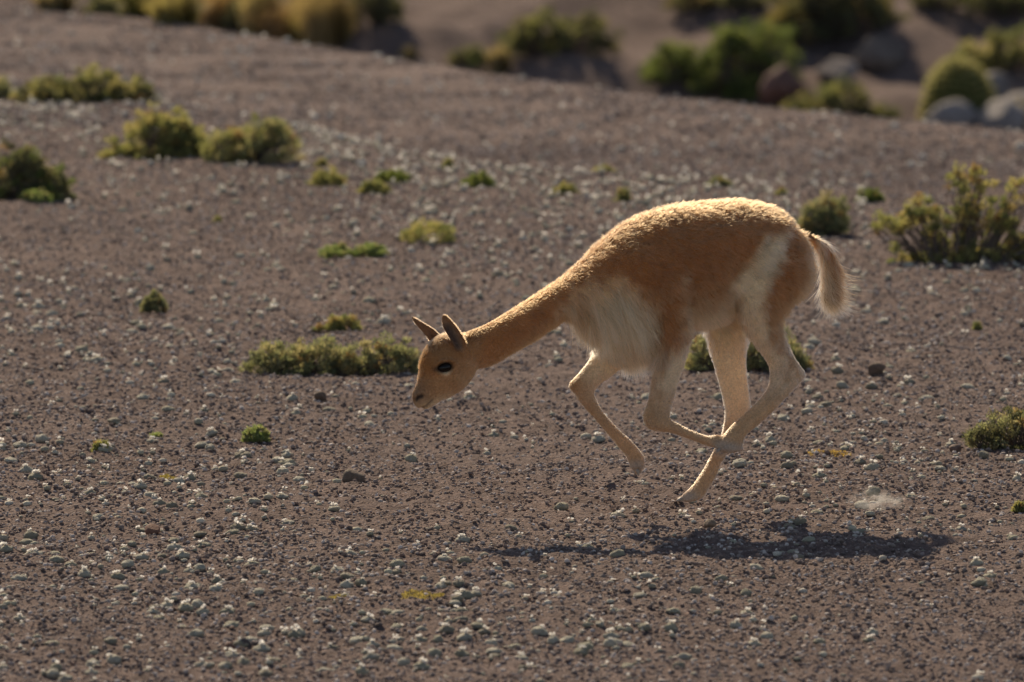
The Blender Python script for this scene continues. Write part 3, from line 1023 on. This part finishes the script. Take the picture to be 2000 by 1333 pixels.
TRUNK = rows('''
895 662 922 716 .044 0
912 650 937 720 .050 0
950 634 968 710 .054 0
1000 606 1020 677 .058 0
1050 575 1072 643 .062 0
1093 547 1112 619 .070 0
1128 517 1142 640 .098 0
1165 481 1178 661 .122 0
1205 446 1216 674 .142 0
1250 420 1258 676 .156 0
1300 404 1305 660 .166 0
1350 395 1350 643 .172 0
1400 391 1395 628 .172 0
1440 390 1435 612 .166 0
1480 395 1473 604 .158 0
1514 407 1505 602 .144 0
1537 430 1526 600 .122 0
1557 458 1543 594 .094 0
1571 490 1560 572 .060 0
1578 518 1572 548 .028 0''')
HEAD = rows('''
806 776 814 797 .014 0
806 768 830 800 .024 0
811 757 846 793 .029 0
817 742 863 782 .035 0
821 724 886 772 .045 0
823 703 906 757 .054 0
833 681 919 741 .057 0
850 662 928 724 .054 0
876 652 934 708 .047 0
902 654 930 692 .030 0''')
NEAR_FORE = rows('''
1262 540 1340 540 .050 .090
1274 600 1350 600 .054 .100
1282 645 1350 645 .050 .098
1284 683 1344 673 .042 .094
1279 710 1337 707 .036 .092
1273 746 1325 741 .031 .090
1267 782 1314 783 .028 .088
1258 808 1307 811 .028 .088
1262 834 1311 820 .027 .088
1286 843 1324 826 .024 .086
1313 847 1333 832 .020 .084
1350 860 1353 841 .018 .082
1380 872 1382 851 .018 .080
1396 876 1404 850 .020 .080
1412 881 1422 854 .023 .080
1432 883 1438 862 .022 .080
1449 881 1450 870 .014 .080''')
FAR_FORE = rows('''
1215 580 1300 620 .045 -.080
1195 635 1265 662 .043 -.085
1179 667 1243 686 .039 -.090
1156 698 1219 712 .035 -.092
1138 722 1194 734 .031 -.094
1122 740 1170 752 .028 -.094
1113 753 1160 767 .027 -.094
1122 769 1163 779 .026 -.094
1136 790 1172 796 .022 -.093
1155 812 1185 813 .018 -.092
1185 847 1208 838 .017 -.090
1208 875 1230 858 .018 -.090
1223 890 1242 873 .020 -.090
1229 906 1256 890 .022 -.090
1233 916 1258 906 .023 -.090
1242 928 1253 925 .012 -.090''')
NEAR_HIND = rows('''
1494 430 1572 462 .050 .060
1472 505 1578 505 .078 .094
1447 550 1577 545 .082 .106
1438 582 1558 575 .078 .108
1439 606 1540 600 .066 .106
1447 630 1527 628 .052 .096
1461 653 1529 650 .043 .095
1477 676 1538 672 .037 .094
1493 698 1550 696 .032 .093
1502 716 1565 718 .028 .092
1505 738 1571 734 .025 .092
1498 761 1551 760 .024 .092
1480 783 1529 785 .022 .092
1460 803 1506 809 .020 .092
1432 829 1474 837 .020 .094
1415 849 1455 852 .023 .096
1401 865 1450 869 .025 .098
1397 876 1447 880 .024 .098
1408 886 1434 885 .014 .098''')
FAR_HIND = rows('''
1375 560 1490 560 .060 -.070
1379 605 1480 605 .058 -.080
1380 642 1464 645 .048 -.086
1386 680 1456 685 .041 -.088
1398 722 1457 728 .035 -.090
1410 768 1462 768 .030 -.090
1416 798 1464 798 .027 -.090
1416 818 1458 826 .025 -.090
1409 850 1443 858 .021 -.090
1393 881 1419 889 .019 -.090
1380 907 1408 912 .019 -.090
1367 929 1397 933 .020 -.090
1353 949 1385 950 .022 -.090
1338 962 1377 966 .024 -.090
1323 973 1366 976 .022 -.090
1318 980 1344 982 .012 -.090''')
TAIL = rows('''
1540 440 1560 458 .034 0
1572 462 1600 466 .032 0
1592 486 1622 484 .026 0
1602 515 1635 511 .022 0
1606 543 1640 539 .018 0
1604 566 1636 568 .013 0
1606 582 1626 588 .007 0''')
EAR_N = [(890, 692, 911, 692, .046), (885, 677, 912, 675, .050), (876, 659, 906, 658, .054), (866, 641, 895, 641, .057), (863, 626, 883, 626, .060), (864, 614, 871, 614, .062)]
EAR_F = [(842, 672, 866, 660, -.046), (833, 658, 851, 645, -.048), (822, 646, 839, 637, -.051), (809, 631, 821, 626, -.055), (802, 617, 806, 618, -.058)]

parts = [loft(TRUNK, power=1.9), loft(HEAD), loft(NEAR_FORE), loft(FAR_FORE), loft(NEAR_HIND), loft(FAR_HIND), loft(TAIL), ear(EAR_N), ear(EAR_F, flip=1.0)]
V, T = join(parts)
root = ORG.copy()
root[2] = terrain(ORG[0], ORG[1])
tmp = obj('tmp_body', mesh_np('tmp_body', V - root, T))
rm = tmp.modifiers.new('r', 'REMESH')
rm.mode = 'VOXEL'
rm.voxel_size = 0.0042
sm = tmp.modifiers.new('s', 'SMOOTH')
sm.factor = 0.5
sm.iterations = 7
dg = bpy.context.evaluated_depsgraph_get()
dg.update()
ev = tmp.evaluated_get(dg)
me = bpy.data.meshes.new_from_object(ev)
bpy.data.objects.remove(tmp)
nv = len(me.vertices)
co = np.zeros(nv * 3, np.float32)
me.vertices.foreach_get('co', co)
co = co.reshape(-1, 3).astype(float)
nr = np.zeros(nv * 3, np.float32)
me.vertices.foreach_get('normal', nr)
nr = nr.reshape(-1, 3).astype(float)


def blob(c, r):
    return np.exp(-((co - (c - root)) ** 2).sum(1) / (r * r))


# modelling on the fused surface: wool relief, shoulder and thigh muscle, nostril, mouth, eye sockets
px, py = project(co + root)
lat = (co + root - ORG) @ NRM


def soft(t, w):
    return sstep(t / w * 0.5 + 0.5)


def poly_d(px, py, poly):
    """signed distance, positive inside, in photograph pixels"""
    poly = np.array(poly, float)
    n = len(poly)
    inside = np.zeros(len(px), bool)
    best = np.full(len(px), 1e9)
    for i in range(n):
        x0, y0 = poly[i]
        x1, y1 = poly[(i + 1) % n]
        cond = ((y0 > py) != (y1 > py)) & (px < (x1 - x0) * (py - y0) / ((y1 - y0) or 1e-9) + x0)
        inside ^= cond
        dx, dy = x1 - x0, y1 - y0
        t = np.clip(((px - x0) * dx + (py - y0) * dy) / (dx * dx + dy * dy), 0, 1)
        best = np.minimum(best, np.hypot(px - x0 - t * dx, py - y0 - t * dy))
    return np.where(inside, best, -best)


def line_d(px, py, pts):
    best = np.full(len(px), 1e9)
    for (x0, y0), (x1, y1) in zip(pts[:-1], pts[1:]):
        dx, dy = x1 - x0, y1 - y0
        t = np.clip(((px - x0) * dx + (py - y0) * dy) / (dx * dx + dy * dy), 0, 1)
        best = np.minimum(best, np.hypot(px - x0 - t * dx, py - y0 - t * dy))
    return best


CHEST = [(1104, 604), (1140, 574), (1182, 556), (1228, 567), (1262, 598), (1282, 632), (1298, 700), (1240, 705), (1150, 672), (1112, 630)]
trunk_w = soft(px - 1110, 60) * soft(680 - py, 40) * soft(1640 - px, 30)
ncrimp = 0.7 * vnoise3(co * 75, 1) + 0.6 * vnoise3(co * 130, 2)
disp = trunk_w * (0.006 * ncrimp + 0.006 * vnoise3(co * 16, 5))
on_top = sstep((nr[:, 2] - 0.3) / 0.4) * trunk_w
disp += on_top * 0.003 * vnoise3(co * 70, 9)
near_side = soft(lat - 0.02, 0.02)
for (jx_, jy_, off_, r_, a_) in ((1285, 560, .155, .075, .014), (1240, 500, .12, .05, .006), (1532, 445, .10, .045, .010), (1452, 520, .165, .055, -.016), (1380, 560, .17, .07, .006), (1590, 500, .06, .035, -.004)):
    disp += a_ * blob(W(jx_, jy_, off_), r_)
    disp += a_ * blob(W(jx_, jy_, -off_), r_)
# groove in front of the near thigh and behind the near elbow
disp -= 0.014 * np.exp(-(line_d(px, py, [(1506, 470), (1462, 536), (1436, 566), (1436, 606)]) / 9) ** 2) * near_side
disp -= 0.007 * np.exp(-(line_d(px, py, [(1352, 570), (1352, 650)]) / 10) ** 2) * near_side
disp -= 0.006 * np.exp(-(line_d(px, py, [(1274, 570), (1282, 650)]) / 9) ** 2) * near_side
for (jx_, jy_, off_, r_, a_) in ((1563, 734, .092, .016, .006), (1262, 812, .088, .016, .004), (1118, 756, -.094, .015, .004), (1300, 816, .088, .010, .004), (1508, 736, .092, .012, .003), (1462, 800, -.09, .016, .005),
                               (1396, 852, .082, .012, .003), (1240, 880, -.09, .012, .003), (1388, 946, -.09, .012, .004), (1446, 858, .096, .012, .004)):
    disp += a_ * blob(W(jx_, jy_, off_), r_)
for pts, sel in (([(1520, 775), (1470, 820)], 1), ([(1330, 838), (1380, 860)], 1), ([(1160, 808), (1205, 855)], -1), ([(1420, 850), (1390, 905)], -1)):
    disp -= 0.0012 * np.exp(-(line_d(px, py, pts) / 26) ** 4) * (sel * lat > 0.03)
# tendon grooves on the shanks
for pts in ([(1545, 716), (1535, 748), (1470, 812), (1440, 842)], [(1300, 690), (1290, 760), (1286, 806)], [(1410, 905), (1385, 940)]):
    disp -= 0.006 * np.exp(-(line_d(px, py, pts) / 4) ** 2) * (np.abs(lat) > 0.05)
for sgn in (1, -1):
    disp -= 0.006 * soft(sgn * lat, 0.01) * np.exp(-(line_d(px, py, [(813, 781), (817, 776), (824, 774)]) / 3.0) ** 2)
    disp += 0.003 * blob(W(811, 770, sgn * 0.018), 0.010)
    er = np.hypot(((px - 869) * 0.97 - (py - 718) * 0.22) / 17, ((py - 718) * 0.97 + (px - 869) * 0.22) / 10.5)
    side = soft(sgn * lat - 0.02, 0.02)
    disp += side * (-0.009 * np.exp(-(er / 0.85) ** 4) + 0.0045 * np.exp(-((er - 1.28) / 0.28) ** 2) * np.where(py < 718, 1.35, 0.8))
    disp += side * 0.004 * blob(W(862, 700, sgn * 0.050), 0.022)
    disp -= side * 0.005 * blob(W(846, 738, sgn * 0.045), 0.018)
    disp += 0.005 * blob(W(893, 745, sgn * 0.050), 0.026)
disp -= 0.004 * np.exp(-(line_d(px, py, [(822, 799), (833, 794), (846, 782)]) / 2.2) ** 2)
# cleft between the two toes
for pts, sgn in (([(1318, 982), (1340, 972), (1362, 960)], -1), ([(1400, 884), (1416, 872), (1428, 862)], 1), ([(1248, 930), (1247, 915), (1243, 900)], -1)):
    disp -= 0.005 * np.exp(-(line_d(px, py, pts) / 3.0) ** 2) * (sgn * lat > 0.07)
for pts in ([(1330, 966), (1336, 980)], [(1404, 868), (1414, 884)], [(1236, 918), (1256, 920)]):
    disp -= 0.003 * np.exp(-(line_d(px, py, pts) / 2.5) ** 2)
disp -= 0.0008 + 0.0042 * trunk_w
co = co + nr * disp[:, None]
me.vertices.foreach_set('co', co.astype(np.float32).ravel())
me.update()
me.vertices.foreach_get('normal', (tmpn := np.zeros(nv * 3, np.float32)))
nr = tmpn.reshape(-1, 3).astype(float)

# --- coat colours
BROWN = np.array((0.415, 0.160, 0.058))
FAWN = np.array((0.42, 0.195, 0.078))
TAN = np.array((0.55, 0.315, 0.165))
CREAM = np.array((0.92, 0.68, 0.43))
PALE = np.array((0.86, 0.62, 0.38))
nz = vnoise3(co * 30, 21)
jx, jy = px + 34 * vnoise3(co * 40, 22), py + 34 * vnoise3(co * 40, 23)
C = np.tile(BROWN, (nv, 1))


def blend(C, col, w):
    w = np.clip(w, 0, 1)[:, None]
    return C * (1 - w) + col * w


nearm, farm = soft(lat - 0.015, 0.03), soft(-lat - 0.015, 0.03)
C = blend(C, np.array((0.30, 0.135, 0.060)), sstep((nr[:, 2] - 0.45) / 0.3) * trunk_w * 0.7)  # upward-facing wool coloured darker to tone down the sunlit band on the back
C = blend(C, FAWN, soft(-nr[:, 2] - 0.35, 0.6) * 0.8)                                # paler undersides
C = blend(C, FAWN, soft(jy - 575, 70) * soft(jx - 1290, 40) * 0.55)                  # lower flank
C = blend(C, np.array((0.95, 0.635, 0.35)), soft(poly_d(jx, jy, CHEST) - 1, 36) * soft(1290 - jx, 36))
C = blend(C, CREAM, 0.7 * soft(poly_d(jx, jy, [(1346, 632), (1390, 612), (1432, 600), (1440, 640), (1380, 664), (1346, 660)]), 36))   # belly
C = blend(C, PALE, 0.55 * soft(poly_d(jx, jy, [(1322, 545), (1338, 545), (1354, 610), (1352, 660), (1336, 640), (1330, 590)]), 18) * nearm)
STIFLE = [(1500, 462), (1535, 462), (1528, 505), (1508, 545), (1492, 580), (1494, 630), (1506, 668), (1470, 665), (1436, 610), (1434, 562), (1466, 530)]
C = blend(C, CREAM * 0.92, 1.0 * soft(poly_d(px * 0.6 + jx * 0.4, py * 0.6 + jy * 0.4, STIFLE) + 2, 14) * nearm)
# legs
legs = soft(py - 672, 36) * soft(px - 1090, 10)
C = blend(C, np.array((0.76, 0.545, 0.37)), legs * 0.9)
C = blend(C, CREAM, farm * soft(jy - 628, 24) * soft(742 - jy, 40) * soft(jx - 1120, 20) * 0.95)
C = blend(C, CREAM, farm * soft(jx - 1368, 12) * soft(jy - 600, 30) * soft(812 - jy, 50) * 0.85)
C = blend(C, PALE, nearm * soft(jy - 690, 30) * soft(775 - jy, 50) * soft(jx - 1296, 26) * soft(1350 - jx, 10) * 0.7)
C = blend(C, FAWN, nearm * soft(9 - line_d(jx, jy, [(1304, 640), (1296, 690), (1276, 775), (1266, 820)]), 14) * 0.5)
C = blend(C, TAN, soft(16 - np.minimum(np.hypot(px - 1120, py - 752), np.hypot(px - 1266, py - 815)), 14) * 0.8)
C = blend(C, PALE, nearm * soft(poly_d(jx, jy, [(1440, 620), (1500, 640), (1520, 690), (1512, 735), (1500, 715), (1465, 665)]), 20) * 0.85)
C = blend(C, FAWN, nearm * soft(9 - line_d(jx, jy, [(1522, 610), (1522, 660), (1545, 705), (1556, 735)]), 14) * 0.6)
C = blend(C, TAN, soft(jy - 780, 44) * soft(jx - 1090, 10) * 0.85 * (1 - farm * soft(830 - jy, 40) * (px > 1380)))
C = blend(C, np.array((0.40, 0.165, 0.063)), nearm * 0.85 * soft(poly_d(px * 0.5 + jx * 0.5, py * 0.5 + jy * 0.5, [(1286, 555), (1345, 560), (1340, 620), (1338, 680), (1306, 705), (1290, 690), (1286, 640)]), 18))
GREYF = np.array((0.42, 0.35, 0.30))
FEET = ((1243, 914, 20), (1335, 975, 30), (1412, 876, 22), (1440, 880, 16))
foot_w = np.max([soft(r - np.hypot(px - cx, (py - cy) * 1.4), 16) for cx, cy, r in FEET], axis=0)
for cx, cy, r in ((1243, 914, 20), (1335, 975, 30), (1412, 876, 22), (1440, 880, 16)):
    C = blend(C, GREYF, soft(r - np.hypot(px - cx, (py - cy) * 1.4), 16) * 0.75)
# head and neck
hd = soft(940 - px, 16)
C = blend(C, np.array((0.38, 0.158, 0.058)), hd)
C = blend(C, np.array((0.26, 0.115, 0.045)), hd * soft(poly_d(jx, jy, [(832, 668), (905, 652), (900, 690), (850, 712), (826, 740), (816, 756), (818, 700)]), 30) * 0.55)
C = blend(C, np.array((0.24, 0.105, 0.042)), hd * sstep((nr[:, 2] - 0.25) / 0.4) * 0.75)  # crown fur darkened where it faces up, painted against the bald-looking highlight
C = blend(C, TAN * 0.95, hd * soft((jx - 830) * 0.62 + (jy - 757), 50) * 0.75)              # cheek and jaw
C = blend(C, CREAM * 0.9, hd * soft(poly_d(px, py, [(812, 790), (838, 786), (880, 772), (880, 782), (840, 806), (812, 806)]), 12) * 0.7)
C = blend(C, np.array((0.22, 0.14, 0.09)), hd * soft(24 - np.hypot(px - 812, (py - 768)), 26) * 0.7)
C = blend(C, np.array((0.30, 0.17, 0.085)), hd * soft(poly_d(px, py, [(838, 666), (862, 655), (880, 690), (872, 708), (842, 700)]), 20) * 0.4)
C = blend(C, FAWN, (1 - hd) * soft(1150 - px, 40) * soft(py - (733 - (px - 930) * 0.62), 30) * 0.7)
side_m = lambda sgn: soft(sgn * lat - 0.02, 0.02)
for sgn in (1, -1):
    C = blend(C, PALE, 0.75 * np.exp(-((co + root - W(872, 729, sgn * 0.054)) ** 2).sum(1) / 0.012 ** 2))
    C = blend(C, np.array((0.03, 0.02, 0.016)), side_m(sgn) * soft(0.98 - er, 0.22))
    C = blend(C, np.array((0.06, 0.035, 0.025)), side_m(sgn) * 0.8 * np.exp(-((px - 850) / 7) ** 2 - ((py - 722) / 6) ** 2))
    C = blend(C, np.array((0.035, 0.025, 0.022)), 0.95 * soft(sgn * lat, 0.01) * soft(3.6 - line_d(px, py, [(813, 781), (817, 776), (824, 774)]), 3))
C = blend(C, np.array((0.10, 0.06, 0.045)), hd * 0.7 * soft(2.2 - line_d(px, py, [(822, 799), (833, 794), (845, 782)]), 2.5))
earm = soft(668 - py, 8) * soft(912 - px, 6) * soft(900 - px + (py - 650), 30)
C = blend(C, np.array((0.20, 0.105, 0.058)), earm * 0.8)
C = blend(C, np.array((0.055, 0.035, 0.03)), 0.95 * soft(9 - line_d(px, py, [(876, 642), (886, 658), (894, 676)]), 8) * (lat > 0.03))
C = blend(C, np.array((0.36, 0.24, 0.16)), 0.35 * soft(5 - line_d(px, py, [(872, 628), (884, 642), (898, 664), (902, 682)]), 6) * (lat > 0.03))
# tail
tl = soft(px - 1596, 8) * soft(py - 462, 16)
C = blend(C, PALE, tl * soft(1617 - (px * 0.6 + jx * 0.4) + (py - 520) * 0.14, 14))
C *= (1 + 0.20 * nz + 0.10 * vnoise3(co * 9, 31))[:, None]
C = np.clip(C, 0.01, 0.93)
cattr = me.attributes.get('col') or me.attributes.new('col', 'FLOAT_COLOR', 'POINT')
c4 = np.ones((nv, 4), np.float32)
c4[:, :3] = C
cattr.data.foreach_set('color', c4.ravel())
me.polygons.foreach_set('use_smooth', np.full(len(me.polygons), True))
me.materials.clear()
M_HIDE = mat_attr('vicuna_hide', rough=0.9, spec=0.1, bump=0.6, scale=150)
animal = empty('vicuna', root)
tag(animal, 'cinnamon-brown vicuña with white chest galloping with head low, feet off the ground', 'vicuna')
body = obj('body', me, M_HIDE, animal)

# eyes
m, nt, b = new_mat('dark_eye')
b.inputs['Base Color'].default_value = (0.010, 0.007, 0.006, 1)
b.inputs['Roughness'].default_value = 0.18
b.inputs['Specular IOR Level'].default_value = 0.22
for sgn in (1, -1):
    v, f = ICO[3]
    ax = unit(W(884, 714, 0) - W(856, 721, 0))
    up = np.cross(NRM, ax)
    R = np.stack([ax * 0.0240, up * 0.0148, NRM * 0.0135])
    e = obj('eye', mesh_np('eye', v @ R, f), m, animal, loc=W(869.5, 718, sgn * 0.0440) - root)

m, nt, b = new_mat('dark_horn')
b.inputs['Base Color'].default_value = (0.30, 0.25, 0.21, 1)
b.inputs['Roughness'].default_value = 0.45
for (bx_, by_), (tx_, ty_), off_ in (((1327, 976), (1317, 982), -0.078), ((1330, 975), (1320, 981), -0.102), ((1403, 880), (1398, 887), 0.110), ((1411, 883), (1407, 890), 0.086),
                                     ((1246, 923), (1249, 934), -0.080), ((1240, 922), (1243, 932), -0.100)):
    p0, p1 = W(bx_, by_, off_), W(tx_, ty_, off_)
    ax = p1 - p0
    sd = np.cross(unit(ax), NRM)
    v, f = ICO[2]
    tt = v @ np.array([1.0, 0, 0])
    wd_ = 0.0065 * (1 - 0.45 * (tt + 1) / 2)
    q = p0 + (tt * 0.9)[:, None] * ax * 0.75 + (v[:, 1] * wd_)[:, None] * sd + (v[:, 2] * wd_)[:, None] * NRM
    obj('toenail', mesh_np('toenail', q - p0, f), m, animal, loc=p0 - root)

# --- coat of hair
me.calc_loop_triangles()
nt_ = len(me.loop_triangles)
tri = np.zeros(nt_ * 3, np.int32)
me.loop_triangles.foreach_get('vertices', tri)
tri = tri.reshape(-1, 3)
A, B, D = co[tri[:, 0]], co[tri[:, 1]], co[tri[:, 2]]
area = np.linalg.norm(np.cross(B - A, D - A), axis=1) / 2
# hair length per vertex
Lh = np.full(nv, 0.0052)
Lh = np.maximum(Lh, 0.013 * soft(px - 960, 120) * soft(700 - py, 40))
Lh = np.maximum(Lh, 0.017 * trunk_w)
Lh = np.maximum(Lh, 0.018 * on_top)
chest_w = soft(poly_d(px, py, CHEST), 36)
Lh = np.maximum(Lh, 0.068 * chest_w)
Lh = np.maximum(Lh, 0.030 * soft(poly_d(px, py, [(1330, 560), (1440, 560), (1440, 660), (1330, 660)]), 40))
Lh = np.maximum(Lh, 0.026 * soft(poly_d(px, py, [(1540, 500), (1610, 480), (1610, 570), (1560, 600), (1530, 590)]), 24))
Lh = np.maximum(Lh, 0.026 * soft(poly_d(px, py, [(1490, 462), (1540, 455), (1530, 540), (1490, 560), (1460, 540)]), 24))
Lh = np.maximum(Lh, 0.040 * tl)
Lh *= np.where(legs > 0.5, 0.9, 1) * (1 - 0.7 * foot_w)
Lh *= 1 - 0.10 * soft(900 - px, 20) - 0.45 * soft(835 - px, 16) * soft(py - 755, 16)
Lh = np.maximum(Lh, 0.0085 * soft(12 - line_d(px, py, [(838, 672), (822, 700), (819, 735)]), 10))
Lh = np.maximum(Lh, 0.014 * soft(poly_d(px, py, [(838, 676), (850, 652), (905, 645), (915, 662), (880, 668), (850, 690)]), 14) * (np.abs(lat) < 0.042))
# direction of lie
flow = np.tile(BACK * 0.75 + np.array([0, 0, -0.55]), (nv, 1))
flow += chest_w[:, None] * (BACK * 0.25 + np.array([0, 0, -0.75]))
flow = flow * (1 - legs[:, None]) + legs[:, None] * np.array([0, 0, -1.0])
for pts, sel in (([(1308, 832), (1400, 864)], (lat > 0.03)), ([(1540, 760), (1420, 860)], (lat > 0.03)), ([(1140, 780), (1240, 890)], (lat < -0.03)), ([(1440, 820), (1340, 970)], (lat < -0.03))):
    a0, a1 = W(*pts[0]), W(*pts[1])
    w = (soft(26 - line_d(px, py, pts), 16) * sel)[:, None]
    flow = flow * (1 - w) + w * unit(a1 - a0)
hw_ = soft(935 - px, 20)[:, None]
flow = flow * (1 - hw_) + hw_ * unit(W(905, 690) - W(815, 775))
flow = flow * (1 - tl[:, None]) + tl[:, None] * np.array([0.12, 0, -1.0])
flow = unit(flow)
dens = np.where(Lh > 0.03, 0.8, 1.0)
dens = np.where(legs > 0.5, 1.2, dens) * np.where(hw_[:, 0] > 0.5, 1.7, 1)
wt = area * dens[tri].mean(1)
NH = 210000
pick = rng.choice(nt_, NH, p=wt / wt.sum())
r1, r2 = np.sqrt(rng.random(NH)), rng.random(NH)
bc = np.stack([1 - r1, r1 * (1 - r2), r1 * r2], 1)
tv = tri[pick]
ip = lambda a: (a[tv] * (bc[:, :, None] if a.ndim == 2 else bc)).sum(1)
rp, rn, rl, rf, rc, rtr = ip(co), unit(ip(nr)), ip(Lh), unit(ip(flow)), ip(C), ip(trunk_w)
rch, rtl = ip(chest_w), ip(tl)
qx, qy = project(rp + root)
# keep the eye and the nose pad clear
keep = (np.hypot((qx - 869) / 17, (qy - 718) / 10) > 1) & (np.hypot(qx - 812, qy - 784) > 10) & (line_d(qx, qy, [(813, 781), (817, 776), (824, 774)]) > 3.2) & (line_d(qx, qy, [(822, 799), (833, 794), (846, 782)]) > 2.2)
rp, rn, rl, rf, rc, rtr, rch, rtl = (a[keep] for a in (rp, rn, rl, rf, rc, rtr, rch, rtl))
NH = len(rp)
rf = rf - rn * (rf * rn).sum(1, keepdims=True) * 0.85
rf = unit(rf)
cl = np.stack([vnoise3(rp * 130, s) for s in (41, 42, 43)], 1) * 0.7 + np.stack([vnoise3(rp * 260, s) for s in (44, 45, 46)], 1) * 1.3
lie = (0.62 + 0.3 * rch + 0.3 * rtl)[:, None]
up = (0.62 - 0.30 * rch - 0.38 * rtl)[:, None]
lock = np.stack([vnoise3(rp * np.array([95, 95, 42]), s) for s in (71, 72, 73)], 1)
rf = unit(rf + lock * (1.1 * rch + 0.7 * rtl)[:, None])
dirh = unit(rf * lie + rn * up + cl * (0.75 * rtr * (1 - 0.55 * rch) + 0.25)[:, None] + rng.normal(0, 0.18, (NH, 3)))
ln = rl * rng.uniform(0.65, 1.25, NH) * (1 + 0.5 * vnoise3(rp * 45, 51))
K = 5
ts = np.linspace(0, 1, K)
grav = np.where(rl > 0.03, 0.35, 0.12)
pts = np.zeros((NH, K, 3))
curl = unit(rng.normal(0, 1, (NH, 3)))
for i, t in enumerate(ts):
    wob = np.sin(t * 5.0 + rng.uniform(0, 6.28, NH))[:, None] * curl * (ln * 0.06 * t)[:, None]
    bend = (rf * 0.30 * t * t + np.array([0, 0, -1]) * (grav * t * t)[:, None]) * ln[:, None]
    pts[:, i] = rp - rn * 0.001 + dirh * (ln * t)[:, None] + bend + wob
# tail tip and rump wisps
NW = 1700
u = rng.random(NW)
a0 = np.array([W(q[0], q[1], o_) for q, o_ in zip(np.stack([1602 + 34 * rng.random(NW) ** 0.8, 500 + 88 * u ** 0.6], 1), rng.normal(0, 0.012, NW))]) - root
wd = unit(np.array([0.30, 0.05, -1.0]) + rng.normal(0, 0.22, (NW, 3)))
wl_ = rng.uniform(0.03, 0.085, NW)
wp = np.zeros((NW, K, 3))
sw = rng.normal(0.30, 0.40, NW)
for i, t in enumerate(ts):
    wp[:, i] = a0 + wd * (wl_ * t)[:, None] + np.array([1.0, 0, 0.35]) * (wl_ * sw * t * t)[:, None] * 0.8
wx, wy = project(a0 + root)
wc = np.where((rng.random(NW) < 0.85 - 0.75 * (wx > 1622) * (wy < 575))[:, None], CREAM * 0.9, BROWN) * rng.uniform(0.85, 1.1, (NW, 1))
pts = np.concatenate([pts, wp])
streak = 1 + (0.5 * vnoise3(rp * 170, 61) + 0.6 * vnoise3(rp * np.array([120, 120, 45]), 62))[:, None] * (0.8 + 0.7 * rch)[:, None] + 0.5 * vnoise3(rp * np.array([48, 48, 62]), 63)[:, None] * rtr[:, None]
hcol = np.concatenate([rc * rng.uniform(0.80, 1.15, (NH, 1)) * np.minimum(streak, 1.12), wc])
rad = np.concatenate([np.where(rl > 0.03, 0.00055, 0.00050), np.full(NW, 0.0004)])
NT = len(pts)
hc = bpy.data.hair_curves.new('coat')
hc.add_curves([K] * NT)
hc.attributes['position'].data.foreach_set('vector', pts.reshape(-1).astype(np.float32))
ra = hc.attributes.get('radius') or hc.attributes.new('radius', 'FLOAT', 'POINT')
ra.data.foreach_set('value', (rad[:, None] * np.array([1, 1, 0.9, 0.65, 0.15])).ravel().astype(np.float32))
ca = hc.attributes.new('col', 'FLOAT_COLOR', 'POINT')
c4 = np.ones((NT, K, 4), np.float32)
hcol = hcol * (0.94 / np.maximum(hcol.max(1, keepdims=True), 0.94))
c4[:, :, :3] = np.maximum(hcol, 0.01)[:, None, :]
ca.data.foreach_set('color', c4.ravel())
m = bpy.data.materials.new('vicuna_wool')
m.use_nodes = True
nt = m.node_tree
nt.nodes.remove(nt.nodes['Principled BSDF'])
at = node(nt, 'ShaderNodeAttribute', attribute_name='col')
hb = nt.nodes.new('ShaderNodeBsdfHairPrincipled')
hb.parametrization = 'COLOR'
nt.links.new(at.outputs['Color'], hb.inputs['Color'])
hb.inputs['Roughness'].default_value = 0.45
hb.inputs['Radial Roughness'].default_value = 0.6
df = nt.nodes.new('ShaderNodeBsdfDiffuse')
nt.links.new(at.outputs['Color'], df.inputs[0])
mx = node(nt, 'ShaderNodeMixShader', Fac=0.14)
nt.links.new(hb.outputs[0], mx.inputs[1])
nt.links.new(df.outputs[0], mx.inputs[2])
nt.links.new(mx.outputs[0], nt.nodes['Material Output'].inputs[0])
coat = obj('coat', hc, m, body, kind='stuff')
